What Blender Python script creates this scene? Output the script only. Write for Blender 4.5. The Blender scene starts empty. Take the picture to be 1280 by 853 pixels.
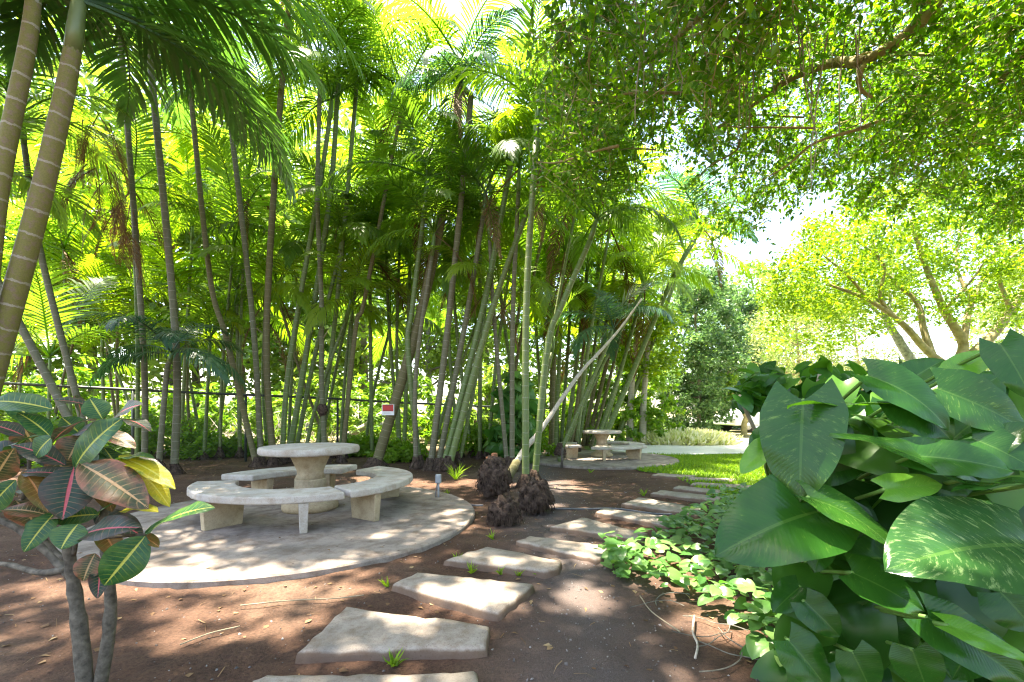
import bpy, math, random
import numpy as np
from mathutils import Vector, Matrix

random.seed(7); rng = np.random.default_rng(7)
scene = bpy.context.scene
COL = scene.collection
F = 569.0; CX = 640.0; HY = 510.0; H = 1.25          # focal length (px), principal column, horizon row, eye height
SUN = Vector((-0.23, 0.06, 0.97)).normalized()

def pt(px, py, Y):
    return Vector(((px - CX) / F * Y, Y, H - (py - HY) / F * Y))
def gp(px, py, z=0.0):
    Y = F * (H - z) / (py - HY)
    return Vector(((px - CX) / F * Y, Y, z))

# ------------------------------------------------------------------ objects
def tag(o, label=None, cat=None, group=None, kind=None):
    if label: o['label'] = label
    if cat: o['category'] = cat
    if group: o['group'] = group
    if kind: o['kind'] = kind
    return o
def empty(name, loc, label=None, cat=None, group=None, rz=0):
    o = bpy.data.objects.new(name, None); COL.objects.link(o)
    o.location = loc; o.rotation_euler = (0, 0, rz); o.empty_display_size = .2
    return tag(o, label, cat, group)
def link(name, me, mat=None, parent=None, loc=None):
    o = bpy.data.objects.new(name, me); COL.objects.link(o)
    if mat is not None and not me.materials: me.materials.append(mat)
    if parent is not None: o.parent = parent
    if loc is not None: o.location = loc
    return o
def dup(o, parent=None):
    c = o.copy(); COL.objects.link(c); c.parent = parent
    for ch in list(o.children): dup(ch, c)
    return c

# ------------------------------------------------------------------ meshes
def arr_mesh(name, V, Fc, uv=None, smooth=False):
    """V (n,3), Fc (m,k) with one k"""
    V = np.asarray(V, np.float32); Fc = np.asarray(Fc, np.int32)
    me = bpy.data.meshes.new(name)
    m, k = Fc.shape
    me.vertices.add(len(V)); me.vertices.foreach_set('co', V.ravel())
    me.loops.add(m * k); me.loops.foreach_set('vertex_index', Fc.ravel())
    me.polygons.add(m)
    me.polygons.foreach_set('loop_start', np.arange(0, m * k, k, dtype=np.int32))
    me.polygons.foreach_set('loop_total', np.full(m, k, np.int32))
    if uv is not None:
        l = me.uv_layers.new(name='UVMap')
        l.data.foreach_set('uv', np.asarray(uv, np.float32)[Fc.ravel()].ravel())
    me.update(calc_edges=True)
    me.polygons.foreach_set('use_smooth', np.full(m, smooth, bool))
    return me

class MB:
    def __init__(s): s.v = []; s.f = []; s.uv = []
    def add(s, vs, fs, uvs=None):
        b = len(s.v); s.v += [tuple(v) for v in vs]
        s.uv += uvs if uvs else [(0, 0)] * len(vs)
        s.f += [tuple(b + i for i in f) for f in fs]; return s
    def box(s, c, d, rz=0, taper=1.0, taper_y=1.0):
        cx, cy, cz = c; x, y, z = d[0] / 2, d[1] / 2, d[2] / 2
        cr, sr = math.cos(rz), math.sin(rz); vs = []
        for k in (-1, 1):
            t = 1 if k > 0 else taper; ty = 1 if k > 0 else taper_y
            for (i, j) in ((-1, -1), (1, -1), (1, 1), (-1, 1)):
                a, b = i * x * t, j * y * ty
                vs.append((cx + a * cr - b * sr, cy + a * sr + b * cr, cz + k * z))
        return s.add(vs, [(3, 2, 1, 0), (4, 5, 6, 7), (0, 1, 5, 4), (1, 2, 6, 5), (2, 3, 7, 6), (3, 0, 4, 7)])
    def tube(s, pts, rad, n=8, cap=True, wob=0):
        pts = [Vector(p) for p in pts]
        if not hasattr(rad, '__len__'): rad = [rad] * len(pts)
        b = len(s.v); ln = 0; prev = None
        for i, p in enumerate(pts):
            d = (pts[min(i + 1, len(pts) - 1)] - pts[max(i - 1, 0)]).normalized()
            if prev is None:
                a = d.orthogonal().normalized()
            else:
                a = (prev - d * prev.dot(d)).normalized()
            prev = a; c = d.cross(a)
            if i: ln += (p - pts[i - 1]).length
            for k in range(n):
                th = 2 * math.pi * k / n
                r = rad[i] * (1 + (random.uniform(-wob, wob) if wob else 0))
                s.v.append(tuple(p + (a * math.cos(th) + c * math.sin(th)) * r))
                s.uv.append((k / n, ln))
        for i in range(len(pts) - 1):
            for k in range(n):
                k2 = (k + 1) % n
                s.f.append((b + i * n + k, b + i * n + k2, b + (i + 1) * n + k2, b + (i + 1) * n + k))
        if cap:
            s.f.append(tuple(b + k for k in reversed(range(n))))
            s.f.append(tuple(b + (len(pts) - 1) * n + k for k in range(n)))
        return s
    def lathe(s, prof, c=(0, 0, 0), n=40, cap=True):
        b = len(s.v)
        for (r, z) in prof:
            for k in range(n):
                a = 2 * math.pi * k / n
                s.v.append((c[0] + r * math.cos(a), c[1] + r * math.sin(a), c[2] + z)); s.uv.append((k / n, z))
        for i in range(len(prof) - 1):
            for k in range(n):
                k2 = (k + 1) % n
                s.f.append((b + i * n + k, b + i * n + k2, b + (i + 1) * n + k2, b + (i + 1) * n + k))
        if cap:
            s.f.append(tuple(b + k for k in reversed(range(n))))
            s.f.append(tuple(b + (len(prof) - 1) * n + k for k in range(n)))
        return s
    def build(s, name, mat, parent=None, smooth=False, loc=None, bevel=0, seg=2, kind=None):
        me = bpy.data.meshes.new(name); me.from_pydata(s.v, [], s.f)
        l = me.uv_layers.new(name='UVMap')
        idx = np.empty(len(me.loops), np.int32); me.loops.foreach_get('vertex_index', idx)
        l.data.foreach_set('uv', np.asarray(s.uv, np.float32)[idx].ravel())
        me.update()
        me.polygons.foreach_set('use_smooth', np.full(len(me.polygons), smooth, bool))
        o = link(name, me, mat, parent, loc)
        if bevel:
            bm = o.modifiers.new('bevel', 'BEVEL'); bm.width = bevel; bm.segments = seg; bm.limit_method = 'ANGLE'; bm.angle_limit = math.radians(40)
        if kind: o['kind'] = kind
        return o

def curve_pts(pts, n):
    """Catmull-Rom through pts, n samples per span"""
    P = [Vector(p) for p in pts]
    if len(P) < 3:
        return [P[0].lerp(P[-1], t / n) for t in range(n + 1)]
    Q = [P[0] * 2 - P[1]] + P + [P[-1] * 2 - P[-2]]
    out = []
    for i in range(1, len(Q) - 2):
        for t in range(n):
            u = t / n
            a, b, c, d = Q[i - 1], Q[i], Q[i + 1], Q[i + 2]
            out.append(.5 * ((2 * b) + (c - a) * u + (2 * a - 5 * b + 4 * c - d) * u * u + (3 * b - a - 3 * c + d) * u ** 3))
    out.append(P[-1]); return out

# numpy value noise
_perm = rng.random((64, 64))
def vnoise(x, y):
    xi = np.floor(x).astype(int); yi = np.floor(y).astype(int); fx = x - xi; fy = y - yi
    fx = fx * fx * (3 - 2 * fx); fy = fy * fy * (3 - 2 * fy)
    g = lambda a, b: _perm[a % 64, b % 64]
    return (g(xi, yi) * (1 - fx) + g(xi + 1, yi) * fx) * (1 - fy) + (g(xi, yi + 1) * (1 - fx) + g(xi + 1, yi + 1) * fx) * fy
def ground_h(x, y):
    x = np.asarray(x, float); y = np.asarray(y, float)
    h = (vnoise(x * 1.1, y * 1.1) - .5) * .03 + (vnoise(x * 4 + 9, y * 4) - .5) * .018 + (vnoise(x * 13, y * 13 + 5) - .5) * .012 + (vnoise(x * 31, y * 31 + 5) - .5) * .006
    fade = np.clip((9.5 - y) / 1.5, 0, 1) * np.clip((x + 12) / 3, 0, 1) * np.clip((9 - x) / 2, 0, 1)
    return h * fade - .004

# ------------------------------------------------------------------ materials
def new_mat(name):
    m = bpy.data.materials.new(name); m.use_nodes = True
    nt = m.node_tree; nt.nodes.clear()
    out = nt.nodes.new('ShaderNodeOutputMaterial')
    return m, nt, out
def N(nt, t, **kw):
    n = nt.nodes.new(t)
    for k, v in kw.items():
        if k in n.inputs: n.inputs[k].default_value = v
        else: setattr(n, k, v)
    return n
def L(nt, a, b): nt.links.new(a, b)
def ramp(nt, fac, stops):
    r = nt.nodes.new('ShaderNodeValToRGB'); e = r.color_ramp.elements
    while len(e) < len(stops): e.new(.5)
    for i, (p, c) in enumerate(stops):
        e[i].position = p; e[i].color = (*c, 1) if len(c) == 3 else c
    L(nt, fac, r.inputs[0]); return r.outputs[0]
def math_n(nt, op, a, b=None, clamp=False):
    n = nt.nodes.new('ShaderNodeMath'); n.operation = op; n.use_clamp = clamp
    for i, v in enumerate((a, b)):
        if v is None: continue
        if isinstance(v, (int, float)): n.inputs[i].default_value = v
        else: L(nt, v, n.inputs[i])
    return n.outputs[0]
def mixc(nt, fac, a, b, mode='MIX'):
    n = nt.nodes.new('ShaderNodeMix'); n.data_type = 'RGBA'; n.blend_type = mode
    for s, v in ((n.inputs[0], fac), (n.inputs[6], a), (n.inputs[7], b)):
        if isinstance(v, (int, float)): s.default_value = v
        elif isinstance(v, tuple): s.default_value = (*v, 1) if len(v) == 3 else v
        else: L(nt, v, s)
    return n.outputs[2]
def noise(nt, scale, detail=4, coord=None, rough=.6, out=0):
    n = nt.nodes.new('ShaderNodeTexNoise'); n.inputs['Scale'].default_value = scale
    n.inputs['Detail'].default_value = detail; n.inputs['Roughness'].default_value = rough
    if coord is None:
        coord = nt.nodes.new('ShaderNodeTexCoord').outputs['Object']
    L(nt, coord, n.inputs['Vector']); return n.outputs[out]
def bump(nt, h, strength=.5, dist=.01):
    b = nt.nodes.new('ShaderNodeBump'); b.inputs['Strength'].default_value = strength; b.inputs['Distance'].default_value = dist
    L(nt, h, b.inputs['Height']); return b.outputs[0]
def principled(nt, out, col, rough=.7, spec=.5, nrm=None):
    p = nt.nodes.new('ShaderNodeBsdfPrincipled')
    for s, v in ((p.inputs['Base Color'], col), (p.inputs['Roughness'], rough)):
        if isinstance(v, tuple): s.default_value = (*v, 1)
        elif isinstance(v, (int, float)): s.default_value = v
        else: L(nt, v, s)
    p.inputs['Specular IOR Level'].default_value = spec
    if nrm is not None: L(nt, nrm, p.inputs['Normal'])
    if out is not None: L(nt, p.outputs[0], out.inputs[0])
    return p
def simple(name, col, rough=.7, spec=.4, var=.15, scale=8, bmp=0, dist=.01):
    m, nt, out = new_mat(name)
    n = noise(nt, scale, 5)
    c = ramp(nt, n, [(.3, tuple(x * (1 - var) for x in col)), (.7, tuple(min(1, x * (1 + var)) for x in col))])
    principled(nt, out, c, rough, spec, bump(nt, n, bmp, dist) if bmp else None)
    return m
def leaf_shader(nt, out, col, tcol, rough, trans, spec=.5, nrm=None):
    p = principled(nt, None, col, rough, spec, nrm)
    t = nt.nodes.new('ShaderNodeBsdfTranslucent')
    if isinstance(tcol, tuple): t.inputs[0].default_value = (*tcol, 1)
    else: L(nt, tcol, t.inputs[0])
    mx = nt.nodes.new('ShaderNodeMixShader'); mx.inputs[0].default_value = trans
    L(nt, p.outputs[0], mx.inputs[1]); L(nt, t.outputs[0], mx.inputs[2]); L(nt, mx.outputs[0], out.inputs[0])
def leaf_mat(name, stops, trans=.45, tmul=(1.7, 1.75, .8), rough=.42, spec=.5, objvar=.3):
    """stops: colours from the dark to the light leaves of the plant; every leaf picks its own"""
    m, nt, out = new_mat(name)
    g = nt.nodes.new('ShaderNodeNewGeometry'); oi = nt.nodes.new('ShaderNodeObjectInfo')
    f = math_n(nt, 'ADD', math_n(nt, 'MULTIPLY', g.outputs['Random Per Island'], 1 - objvar), math_n(nt, 'MULTIPLY', oi.outputs['Random'], objvar))
    k = len(stops) - 1
    c = ramp(nt, f, [(i / k, s) for i, s in enumerate(stops)])
    t = mixc(nt, 1.0, c, tmul, 'MULTIPLY')
    leaf_shader(nt, out, c, t, rough, trans, spec)
    return m

def concrete(name, base, stain, dark=.6, scale=1.0, leaf_spot=True, soiled=False):
    m, nt, out = new_mat(name)
    co = nt.nodes.new('ShaderNodeTexCoord').outputs['Object']
    big = noise(nt, 1.3 * scale, 6, co, .65); mid = noise(nt, 6 * scale, 6, co, .7); fine = noise(nt, 140, 3, co, .7); grit = noise(nt, 420, 2, co)
    c = ramp(nt, big, [(.32, tuple(b * dark for b in base)), (.5, base), (.7, tuple(min(1, b * 1.12) for b in base))])
    st = ramp(nt, mid, [(.44, (0, 0, 0)), (.68, (1, 1, 1))])
    c = mixc(nt, math_n(nt, 'MULTIPLY', st, .75), c, stain)
    sp = ramp(nt, fine, [(.30, (.55, .53, .5)), (.46, (1, 1, 1)), (.62, (1, 1, 1)), (.75, (1.25, 1.25, 1.25))])
    c = mixc(nt, .8, c, sp, 'MULTIPLY')
    if leaf_spot:
        v = N(nt, 'ShaderNodeTexVoronoi'); v.inputs['Scale'].default_value = 5.5; L(nt, co, v.inputs['Vector'])
        s = ramp(nt, v.outputs['Distance'], [(.035, (.12, .1, .08)), (.06, (1, 1, 1))])
        c = mixc(nt, .8, c, s, 'MULTIPLY')
    if soiled:
        sz = nt.nodes.new('ShaderNodeSeparateXYZ'); L(nt, co, sz.inputs[0])
        lowm = math_n(nt, 'MULTIPLY', math_n(nt, 'SUBTRACT', math_n(nt, 'ADD', .034, math_n(nt, 'MULTIPLY', mid, .02)), sz.outputs[2]), 70, True)
        c = mixc(nt, math_n(nt, 'MULTIPLY', lowm, .8), c, (.13, .075, .045))
        v3 = N(nt, 'ShaderNodeTexVoronoi'); v3.inputs['Scale'].default_value = 38; L(nt, co, v3.inputs['Vector'])
        cr = math_n(nt, 'MULTIPLY', ramp(nt, v3.outputs['Distance'], [(.10, (1, 1, 1)), (.2, (0, 0, 0))]), ramp(nt, big, [(.5, (0, 0, 0)), (.62, (1, 1, 1))]))
        c = mixc(nt, math_n(nt, 'MULTIPLY', cr, .6), c, (.10, .06, .04))
    h = math_n(nt, 'ADD', math_n(nt, 'MULTIPLY', mid, .6), math_n(nt, 'ADD', math_n(nt, 'MULTIPLY', fine, .35), math_n(nt, 'MULTIPLY', grit, .2)))
    principled(nt, out, c, .88, .25, bump(nt, h, .55, .012))
    return m

M = {}
M['bench'] = concrete('bench_concrete', (.43, .39, .34), (.27, .205, .14), .74, 1.0, False)
M['ped'] = concrete('pedestal_stone', (.42, .335, .215), (.24, .165, .09), .68, 1.6, False)
M['slab'] = concrete('slab_concrete', (.285, .238, .20), (.11, .072, .046), .42, 1.1)
M['stone'] = concrete('stepping_concrete', (.30, .258, .215), (.17, .12, .08), .58, 1.6, True, True)
M['wood_stake'] = simple('weathered_wood', (.09, .075, .06), .8, .3, .4, 30, .4)
M['steel'] = simple('fence_green_steel', (.035, .045, .04), .5, .5, .3, 12)
M['grey_pvc'] = simple('grey_pvc', (.32, .33, .33), .55, .4, .1, 20)
M['blackpipe'] = simple('dark_pipe', (.12, .12, .125), .6, .4, .2, 20)

def soil_mat():
    m, nt, out = new_mat('red_soil')
    co = nt.nodes.new('ShaderNodeTexCoord').outputs['Object']
    big = noise(nt, .8, 6, co, .6); mid = noise(nt, 5, 8, co, .7); fine = noise(nt, 60, 5, co, .75); gr = noise(nt, 190, 3, co, .7)
    c = ramp(nt, big, [(.3, (.064, .033, .021)), (.52, (.100, .056, .036)), (.72, (.155, .102, .070))])
    c = mixc(nt, .75, c, ramp(nt, mid, [(.28, (.5, .5, .52)), (.55, (1, 1, 1)), (.75, (1.25, 1.2, 1.15))]), 'MULTIPLY')
    c = mixc(nt, .8, c, ramp(nt, fine, [(.32, (.35, .35, .35)), (.5, (.95, .95, .95)), (.62, (1.25, 1.22, 1.2)), (.72, (2.1, 2.0, 1.9))]), 'MULTIPLY')
    # greyer, gritty strip to the right of the stones
    sx = nt.nodes.new('ShaderNodeSeparateXYZ'); L(nt, co, sx.inputs[0])
    gm = math_n(nt, 'SUBTRACT', 1.0, math_n(nt, 'MULTIPLY', math_n(nt, 'ABSOLUTE', math_n(nt, 'SUBTRACT', sx.outputs[0], .45)), 1.4), True)
    gm = math_n(nt, 'MULTIPLY', gm, math_n(nt, 'MULTIPLY', big, 1.7, True))
    c = mixc(nt, gm, c, mixc(nt, .8, (.095, .08, .075), ramp(nt, gr, [(.35, (.5, .5, .5)), (.7, (1.7, 1.7, 1.7))]), 'MULTIPLY'))
    # dry pale ground past the fence
    far = math_n(nt, 'MULTIPLY', math_n(nt, 'SUBTRACT', sx.outputs[1], 13.0), .3, True)
    c = mixc(nt, far, c, ramp(nt, mid, [(.35, (.10, .13, .03)), (.55, (.26, .21, .13)), (.7, (.34, .28, .19))]))
    h = math_n(nt, 'ADD', math_n(nt, 'MULTIPLY', mid, .5), math_n(nt, 'ADD', math_n(nt, 'MULTIPLY', fine, .35), math_n(nt, 'MULTIPLY', gr, .2)))
    principled(nt, out, c, .92, .2, bump(nt, h, .9, .03))
    return m
M['soil'] = soil_mat()
M['lawn'] = simple('lawn_soil', (.075, .12, .02), .9, .2, .35, 3)
M['path'] = concrete('path_concrete', (.62, .59, .54), (.55, .51, .45), .85, .5, False)
M['asphalt'] = simple('pale_asphalt', (.22, .21, .20), .9, .2, .2, 4)

def trunk_mat(name, lo, hi, ring, ringf=7.0, ringw=.14, rough=.65, blotch=(.3, .28, .25), bl=.45):
    m, nt, out = new_mat(name)
    uv = nt.nodes.new('ShaderNodeTexCoord').outputs['UV']; s = nt.nodes.new('ShaderNodeSeparateXYZ'); L(nt, uv, s.inputs[0])
    co = nt.nodes.new('ShaderNodeTexCoord').outputs['Object']
    n1 = noise(nt, 2.2, 5, co, .65); n2 = noise(nt, 14, 6, co, .7); n3 = noise(nt, 70, 4, co, .7)
    oi = nt.nodes.new('ShaderNodeObjectInfo').outputs['Random']
    c = mixc(nt, math_n(nt, 'ADD', math_n(nt, 'MULTIPLY', n1, .8), math_n(nt, 'MULTIPLY', math_n(nt, 'SUBTRACT', oi, .4), .5), True), lo, hi)
    c = mixc(nt, math_n(nt, 'MULTIPLY', ramp(nt, n2, [(.48, (0, 0, 0)), (.62, (1, 1, 1))]), bl), c, blotch)
    v = math_n(nt, 'ADD', math_n(nt, 'MULTIPLY', s.outputs[1], ringf), math_n(nt, 'MULTIPLY', n2, .25))
    fr = math_n(nt, 'FRACT', v)
    rg = math_n(nt, 'LESS_THAN', fr, ringw)
    c = mixc(nt, math_n(nt, 'MULTIPLY', rg, .8), c, ring)
    c = mixc(nt, .6, c, ramp(nt, n3, [(.3, (.6, .6, .6)), (.6, (1.1, 1.1, 1.1))]), 'MULTIPLY')
    h = math_n(nt, 'ADD', math_n(nt, 'MULTIPLY', rg, .6), math_n(nt, 'MULTIPLY', n2, .5))
    principled(nt, out, c, rough, .35, bump(nt, h, .5, .015))
    return m
M['trunk_big'] = trunk_mat('ringed_trunk', (.16, .155, .03), (.185, .155, .055), (.34, .30, .23), 3.4, .09, .7, (.20, .135, .095), .85)
M['trunk_green'] = trunk_mat('green_cane', (.09, .15, .035), (.145, .18, .06), (.23, .24, .16), 5.5, .07, .5, (.14, .13, .08), .3)
M['trunk_grey'] = trunk_mat('grey_cane', (.095, .105, .045), (.15, .135, .085), (.25, .23, .17), 6.0, .07, .7, (.17, .15, .115), .45)
M['trunk_brown'] = trunk_mat('brown_cane', (.10, .095, .035), (.155, .13, .06), (.22, .19, .12), 7.0, .08, .75, (.12, .10, .06), .4)
M['trunk_dead'] = trunk_mat('dead_trunk', (.38, .33, .27), (.46, .41, .34), (.30, .26, .2), 5.0, .08, .85, (.55, .5, .44), .5)
M['shaft'] = simple('crownshaft', (.10, .17, .04), .4, .5, .2, 3)
M['shaft_pale'] = simple('pale_crownshaft', (.12, .155, .05), .4, .5, .2, 3)
M['bark'] = simple('pale_bark', (.24, .205, .14), .85, .2, .35, 9, .6, .02)
M['bark_gold'] = simple('golden_bark', (.27, .225, .105), .85, .2, .35, 7, .6, .02)
M['bark_grey'] = simple('grey_bark', (.125, .12, .10), .85, .2, .5, 18, .6, .01)
M['bark_croton'] = simple('scarred_bark', (.105, .09, .068), .85, .2, .6, 26, .9, .01)
M['bark_lichen'] = simple('lichen_bark', (.30, .31, .24), .9, .2, .5, 14, .6, .01)
M['rootball'] = simple('matted_roots', (.070, .048, .036), .95, .1, .75, 22, 1.0, .03)
M['rootred'] = simple('torn_root_wood', (.22, .10, .055), .9, .2, .4, 20, .6, .02)

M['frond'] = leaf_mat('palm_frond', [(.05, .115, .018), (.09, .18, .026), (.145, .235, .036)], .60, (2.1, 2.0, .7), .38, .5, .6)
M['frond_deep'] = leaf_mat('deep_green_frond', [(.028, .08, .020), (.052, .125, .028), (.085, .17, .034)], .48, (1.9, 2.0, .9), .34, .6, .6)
M['frond_lit'] = leaf_mat('sunlit_palm_frond', [(.09, .19, .016), (.14, .24, .022), (.20, .28, .03)], .6, (2.1, 1.95, .6), .4, .5, .6)  # lit copy of the frond: sunlight put into a brighter, yellower colour
M['frond_dark'] = leaf_mat('shaded_palm_frond', [(.02, .065, .035), (.035, .095, .045), (.06, .13, .055)], .35, (1.7, 1.9, 1.1), .36, .5, .6)  # dark bluish frond copy, the shade on these crowns put into the colour
M['frond_dead'] = leaf_mat('dry_frond', [(.09, .048, .022), (.15, .085, .04), (.22, .135, .07)], .35, (1.3, 1.1, .8), .7, .2, .3)
M['canopy'] = leaf_mat('fig_leaves', [(.03, .085, .008), (.065, .155, .012), (.14, .24, .018)], .62, (2.2, 2.2, .6), .32, .5, .1)
M['shade'] = leaf_mat('added_crown_leaves', [(.03, .08, .012), (.06, .13, .018), (.11, .19, .022)], .45, (1.8, 1.9, .7), .4, .5, .1)  # leaves of the unseen tree added for shade
M['yellowtree'] = leaf_mat('yellow_green_leaves', [(.07, .15, .012), (.12, .21, .016), (.20, .28, .025)], .58, (2.0, 1.9, .6), .4, .4, .1)
M['paletree'] = leaf_mat('pale_leaves', [(.12, .18, .05), (.19, .24, .08), (.28, .31, .12)], .45, (1.3, 1.3, .8), .5, .4, .1)
M['wood_a'] = leaf_mat('forest_leaves', [(.08, .15, .022), (.13, .21, .035), (.21, .285, .06)], .55, (1.65, 1.75, .8), .4, .4, .35)
M['wood_b'] = leaf_mat('forest_dark_leaves', [(.06, .13, .02), (.10, .19, .03), (.17, .25, .04)], .55, (1.9, 1.9, .8), .4, .4, .35)
M['dense'] = leaf_mat('dense_blue_leaves', [(.04, .10, .035), (.08, .16, .055), (.17, .26, .11)], .42, (1.6, 1.7, .9), .3, .5, .2)
M['shrub'] = leaf_mat('shrub_leaves', [(.08, .19, .014), (.13, .23, .022), (.20, .30, .035)], .52, (1.65, 1.75, .7), .4, .4, .3)
M['flower'] = leaf_mat('white_yellow_blades', [(.42, .50, .10), (.80, .76, .45), (.88, .86, .78)], .5, (1.1, 1.1, .9), .5, .3, .1)
M['ivy'] = leaf_mat('trailing_leaves', [(.045, .14, .03), (.09, .21, .05), (.18, .30, .09)], .38, (1.8, 1.9, .8), .33, .5, .1)
M['climber'] = leaf_mat('climber_leaves', [(.012, .055, .009), (.03, .105, .013), (.075, .18, .02)], .36, (1.9, 2.1, .7), .28, .3, .1)
M['grass'] = leaf_mat('grass_blades', [(.10, .20, .014), (.16, .28, .02), (.24, .34, .03)], .5, (1.6, 1.6, .6), .5, .3, .1)
M['litter'] = leaf_mat('dry_litter', [(.10, .055, .03), (.20, .12, .06), (.33, .24, .13)], .15, (1.1, 1, .8), .8, .2, .1)
M['gravel'] = leaf_mat('grey_gravel', [(.06, .055, .05), (.14, .125, .115), (.30, .28, .26)], .0, (1, 1, 1), .85, .3, .1)

def pothos_mat(name, dark, light, fleck, amount):
    m, nt, out = new_mat(name)
    uv = nt.nodes.new('ShaderNodeTexCoord').outputs['UV']; s = nt.nodes.new('ShaderNodeSeparateXYZ'); L(nt, uv, s.inputs[0])
    oi = nt.nodes.new('ShaderNodeObjectInfo').outputs['Random']
    u = math_n(nt, 'ABSOLUTE', math_n(nt, 'SUBTRACT', math_n(nt, 'MULTIPLY', s.outputs[0], 2), 1)); v = s.outputs[1]
    vv = math_n(nt, 'SUBTRACT', v, math_n(nt, 'MULTIPLY', u, .22))
    cmb = nt.nodes.new('ShaderNodeCombineXYZ'); L(nt, s.outputs[0], cmb.inputs[0]); L(nt, math_n(nt, 'MULTIPLY', vv, 5), cmb.inputs[1]); L(nt, math_n(nt, 'MULTIPLY', oi, 37), cmb.inputs[2])
    streak = noise(nt, 6.5, 6, cmb.outputs[0], .75); cloud = noise(nt, 2.2, 4, cmb.outputs[0], .6)
    c = mixc(nt, math_n(nt, 'ADD', math_n(nt, 'MULTIPLY', cloud, .7), math_n(nt, 'MULTIPLY', oi, .3)), dark, light)
    fl = math_n(nt, 'MULTIPLY', math_n(nt, 'SUBTRACT', streak, .60 - amount * .10), 9, True)
    fl = math_n(nt, 'MULTIPLY', fl, math_n(nt, 'ADD', math_n(nt, 'MULTIPLY', cloud, .8), amount - .35, True))
    c = mixc(nt, fl, c, fleck)
    w = math_n(nt, 'SINE', math_n(nt, 'MULTIPLY', vv, 82))
    vein = math_n(nt, 'MULTIPLY', math_n(nt, 'SUBTRACT', w, .90), 6, True)
    rib = math_n(nt, 'LESS_THAN', u, .035)
    c = mixc(nt, math_n(nt, 'MULTIPLY', vein, .07), c, tuple(min(1, x * 2.2) for x in light))
    c = mixc(nt, math_n(nt, 'MULTIPLY', rib, .3), c, (.10, .20, .04))
    n2 = noise(nt, 9, 4, cmb.outputs[0])
    h = math_n(nt, 'ADD', math_n(nt, 'MULTIPLY', math_n(nt, 'ABSOLUTE', w), .25), math_n(nt, 'ADD', math_n(nt, 'MULTIPLY', rib, -.8), math_n(nt, 'MULTIPLY', n2, .8)))
    rg = ramp(nt, n2, [(.3, (.13, .13, .13)), (.7, (.24, .24, .24))])
    leaf_shader(nt, out, c, mixc(nt, 1.0, c, (2.0, 2.3, .6), 'MULTIPLY'), rg, .30, .30, bump(nt, h, .14, .008))
    return m
M['pothos'] = pothos_mat('giant_leaf_green', (.010, .052, .008), (.030, .108, .012), (.17, .28, .04), .15)
M['pothos_fleck'] = pothos_mat('giant_leaf_flecked', (.012, .056, .009), (.034, .11, .013), (.18, .29, .06), .42)
M['pothos_mottled'] = pothos_mat('giant_leaf_mottled', (.011, .052, .014), (.034, .10, .022), (.22, .31, .12), .62)
M['pothos_lime'] = pothos_mat('giant_leaf_lime', (.06, .19, .02), (.12, .28, .03), (.25, .38, .05), .4)
M['pothos_stem'] = simple('green_petiole', (.10, .20, .035), .5, .4, .2, 10)

def croton_mat(name, dark, mid, vein, rib, edge, edgeamt):
    m, nt, out = new_mat(name)
    uv = nt.nodes.new('ShaderNodeTexCoord').outputs['UV']; s = nt.nodes.new('ShaderNodeSeparateXYZ'); L(nt, uv, s.inputs[0])
    oi = nt.nodes.new('ShaderNodeObjectInfo').outputs['Random']
    u = math_n(nt, 'ABSOLUTE', math_n(nt, 'SUBTRACT', math_n(nt, 'MULTIPLY', s.outputs[0], 2), 1)); v = s.outputs[1]
    vv = math_n(nt, 'SUBTRACT', v, math_n(nt, 'MULTIPLY', u, .10))
    cmb = nt.nodes.new('ShaderNodeCombineXYZ'); L(nt, s.outputs[0], cmb.inputs[0]); L(nt, math_n(nt, 'MULTIPLY', v, 2.5), cmb.inputs[1]); L(nt, math_n(nt, 'MULTIPLY', oi, 53), cmb.inputs[2])
    cl = noise(nt, 2.6, 5, cmb.outputs[0], .65); n2 = noise(nt, 12, 4, cmb.outputs[0], .7)
    c = mixc(nt, ramp(nt, cl, [(.35, (0, 0, 0)), (.65, (1, 1, 1))]), dark, mid)
    ed = math_n(nt, 'MULTIPLY', math_n(nt, 'MULTIPLY', math_n(nt, 'SUBTRACT', u, .25), 1.6, True), math_n(nt, 'MULTIPLY', math_n(nt, 'SUBTRACT', cl, .38), 5 * edgeamt, True))
    c = mixc(nt, ed, c, edge)
    w = math_n(nt, 'SINE', math_n(nt, 'ADD', math_n(nt, 'MULTIPLY', vv, 75), math_n(nt, 'MULTIPLY', n2, 1.2)))
    vn = math_n(nt, 'MULTIPLY', math_n(nt, 'SUBTRACT', w, .80), 7, True)
    vn = math_n(nt, 'MULTIPLY', vn, math_n(nt, 'SUBTRACT', 1.08, u))
    c = mixc(nt, math_n(nt, 'MULTIPLY', vn, .75), c, vein)
    rb = math_n(nt, 'MULTIPLY', math_n(nt, 'SUBTRACT', .085, u), 30, True)
    c = mixc(nt, rb, c, rib)
    c = mixc(nt, .5, c, ramp(nt, n2, [(.3, (.65, .65, .65)), (.7, (1.2, 1.2, 1.2))]), 'MULTIPLY')
    h = math_n(nt, 'ADD', math_n(nt, 'MULTIPLY', vn, -.5), math_n(nt, 'ADD', math_n(nt, 'MULTIPLY', rb, -.8), math_n(nt, 'MULTIPLY', n2, .4)))
    leaf_shader(nt, out, c, mixc(nt, 1.0, c, (1.6, 1.6, .8), 'MULTIPLY'), .36, .28, .34, bump(nt, h, .35, .008))
    return m
M['cr_green'] = croton_mat('croton_green', (.013, .068, .024), (.028, .105, .026), (.17, .22, .03), (.42, .42, .08), (.10, .16, .02), .4)
M['cr_dark'] = croton_mat('croton_dark', (.018, .036, .026), (.030, .066, .036), (.22, .13, .08), (.50, .10, .12), (.10, .03, .035), .5)
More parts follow.
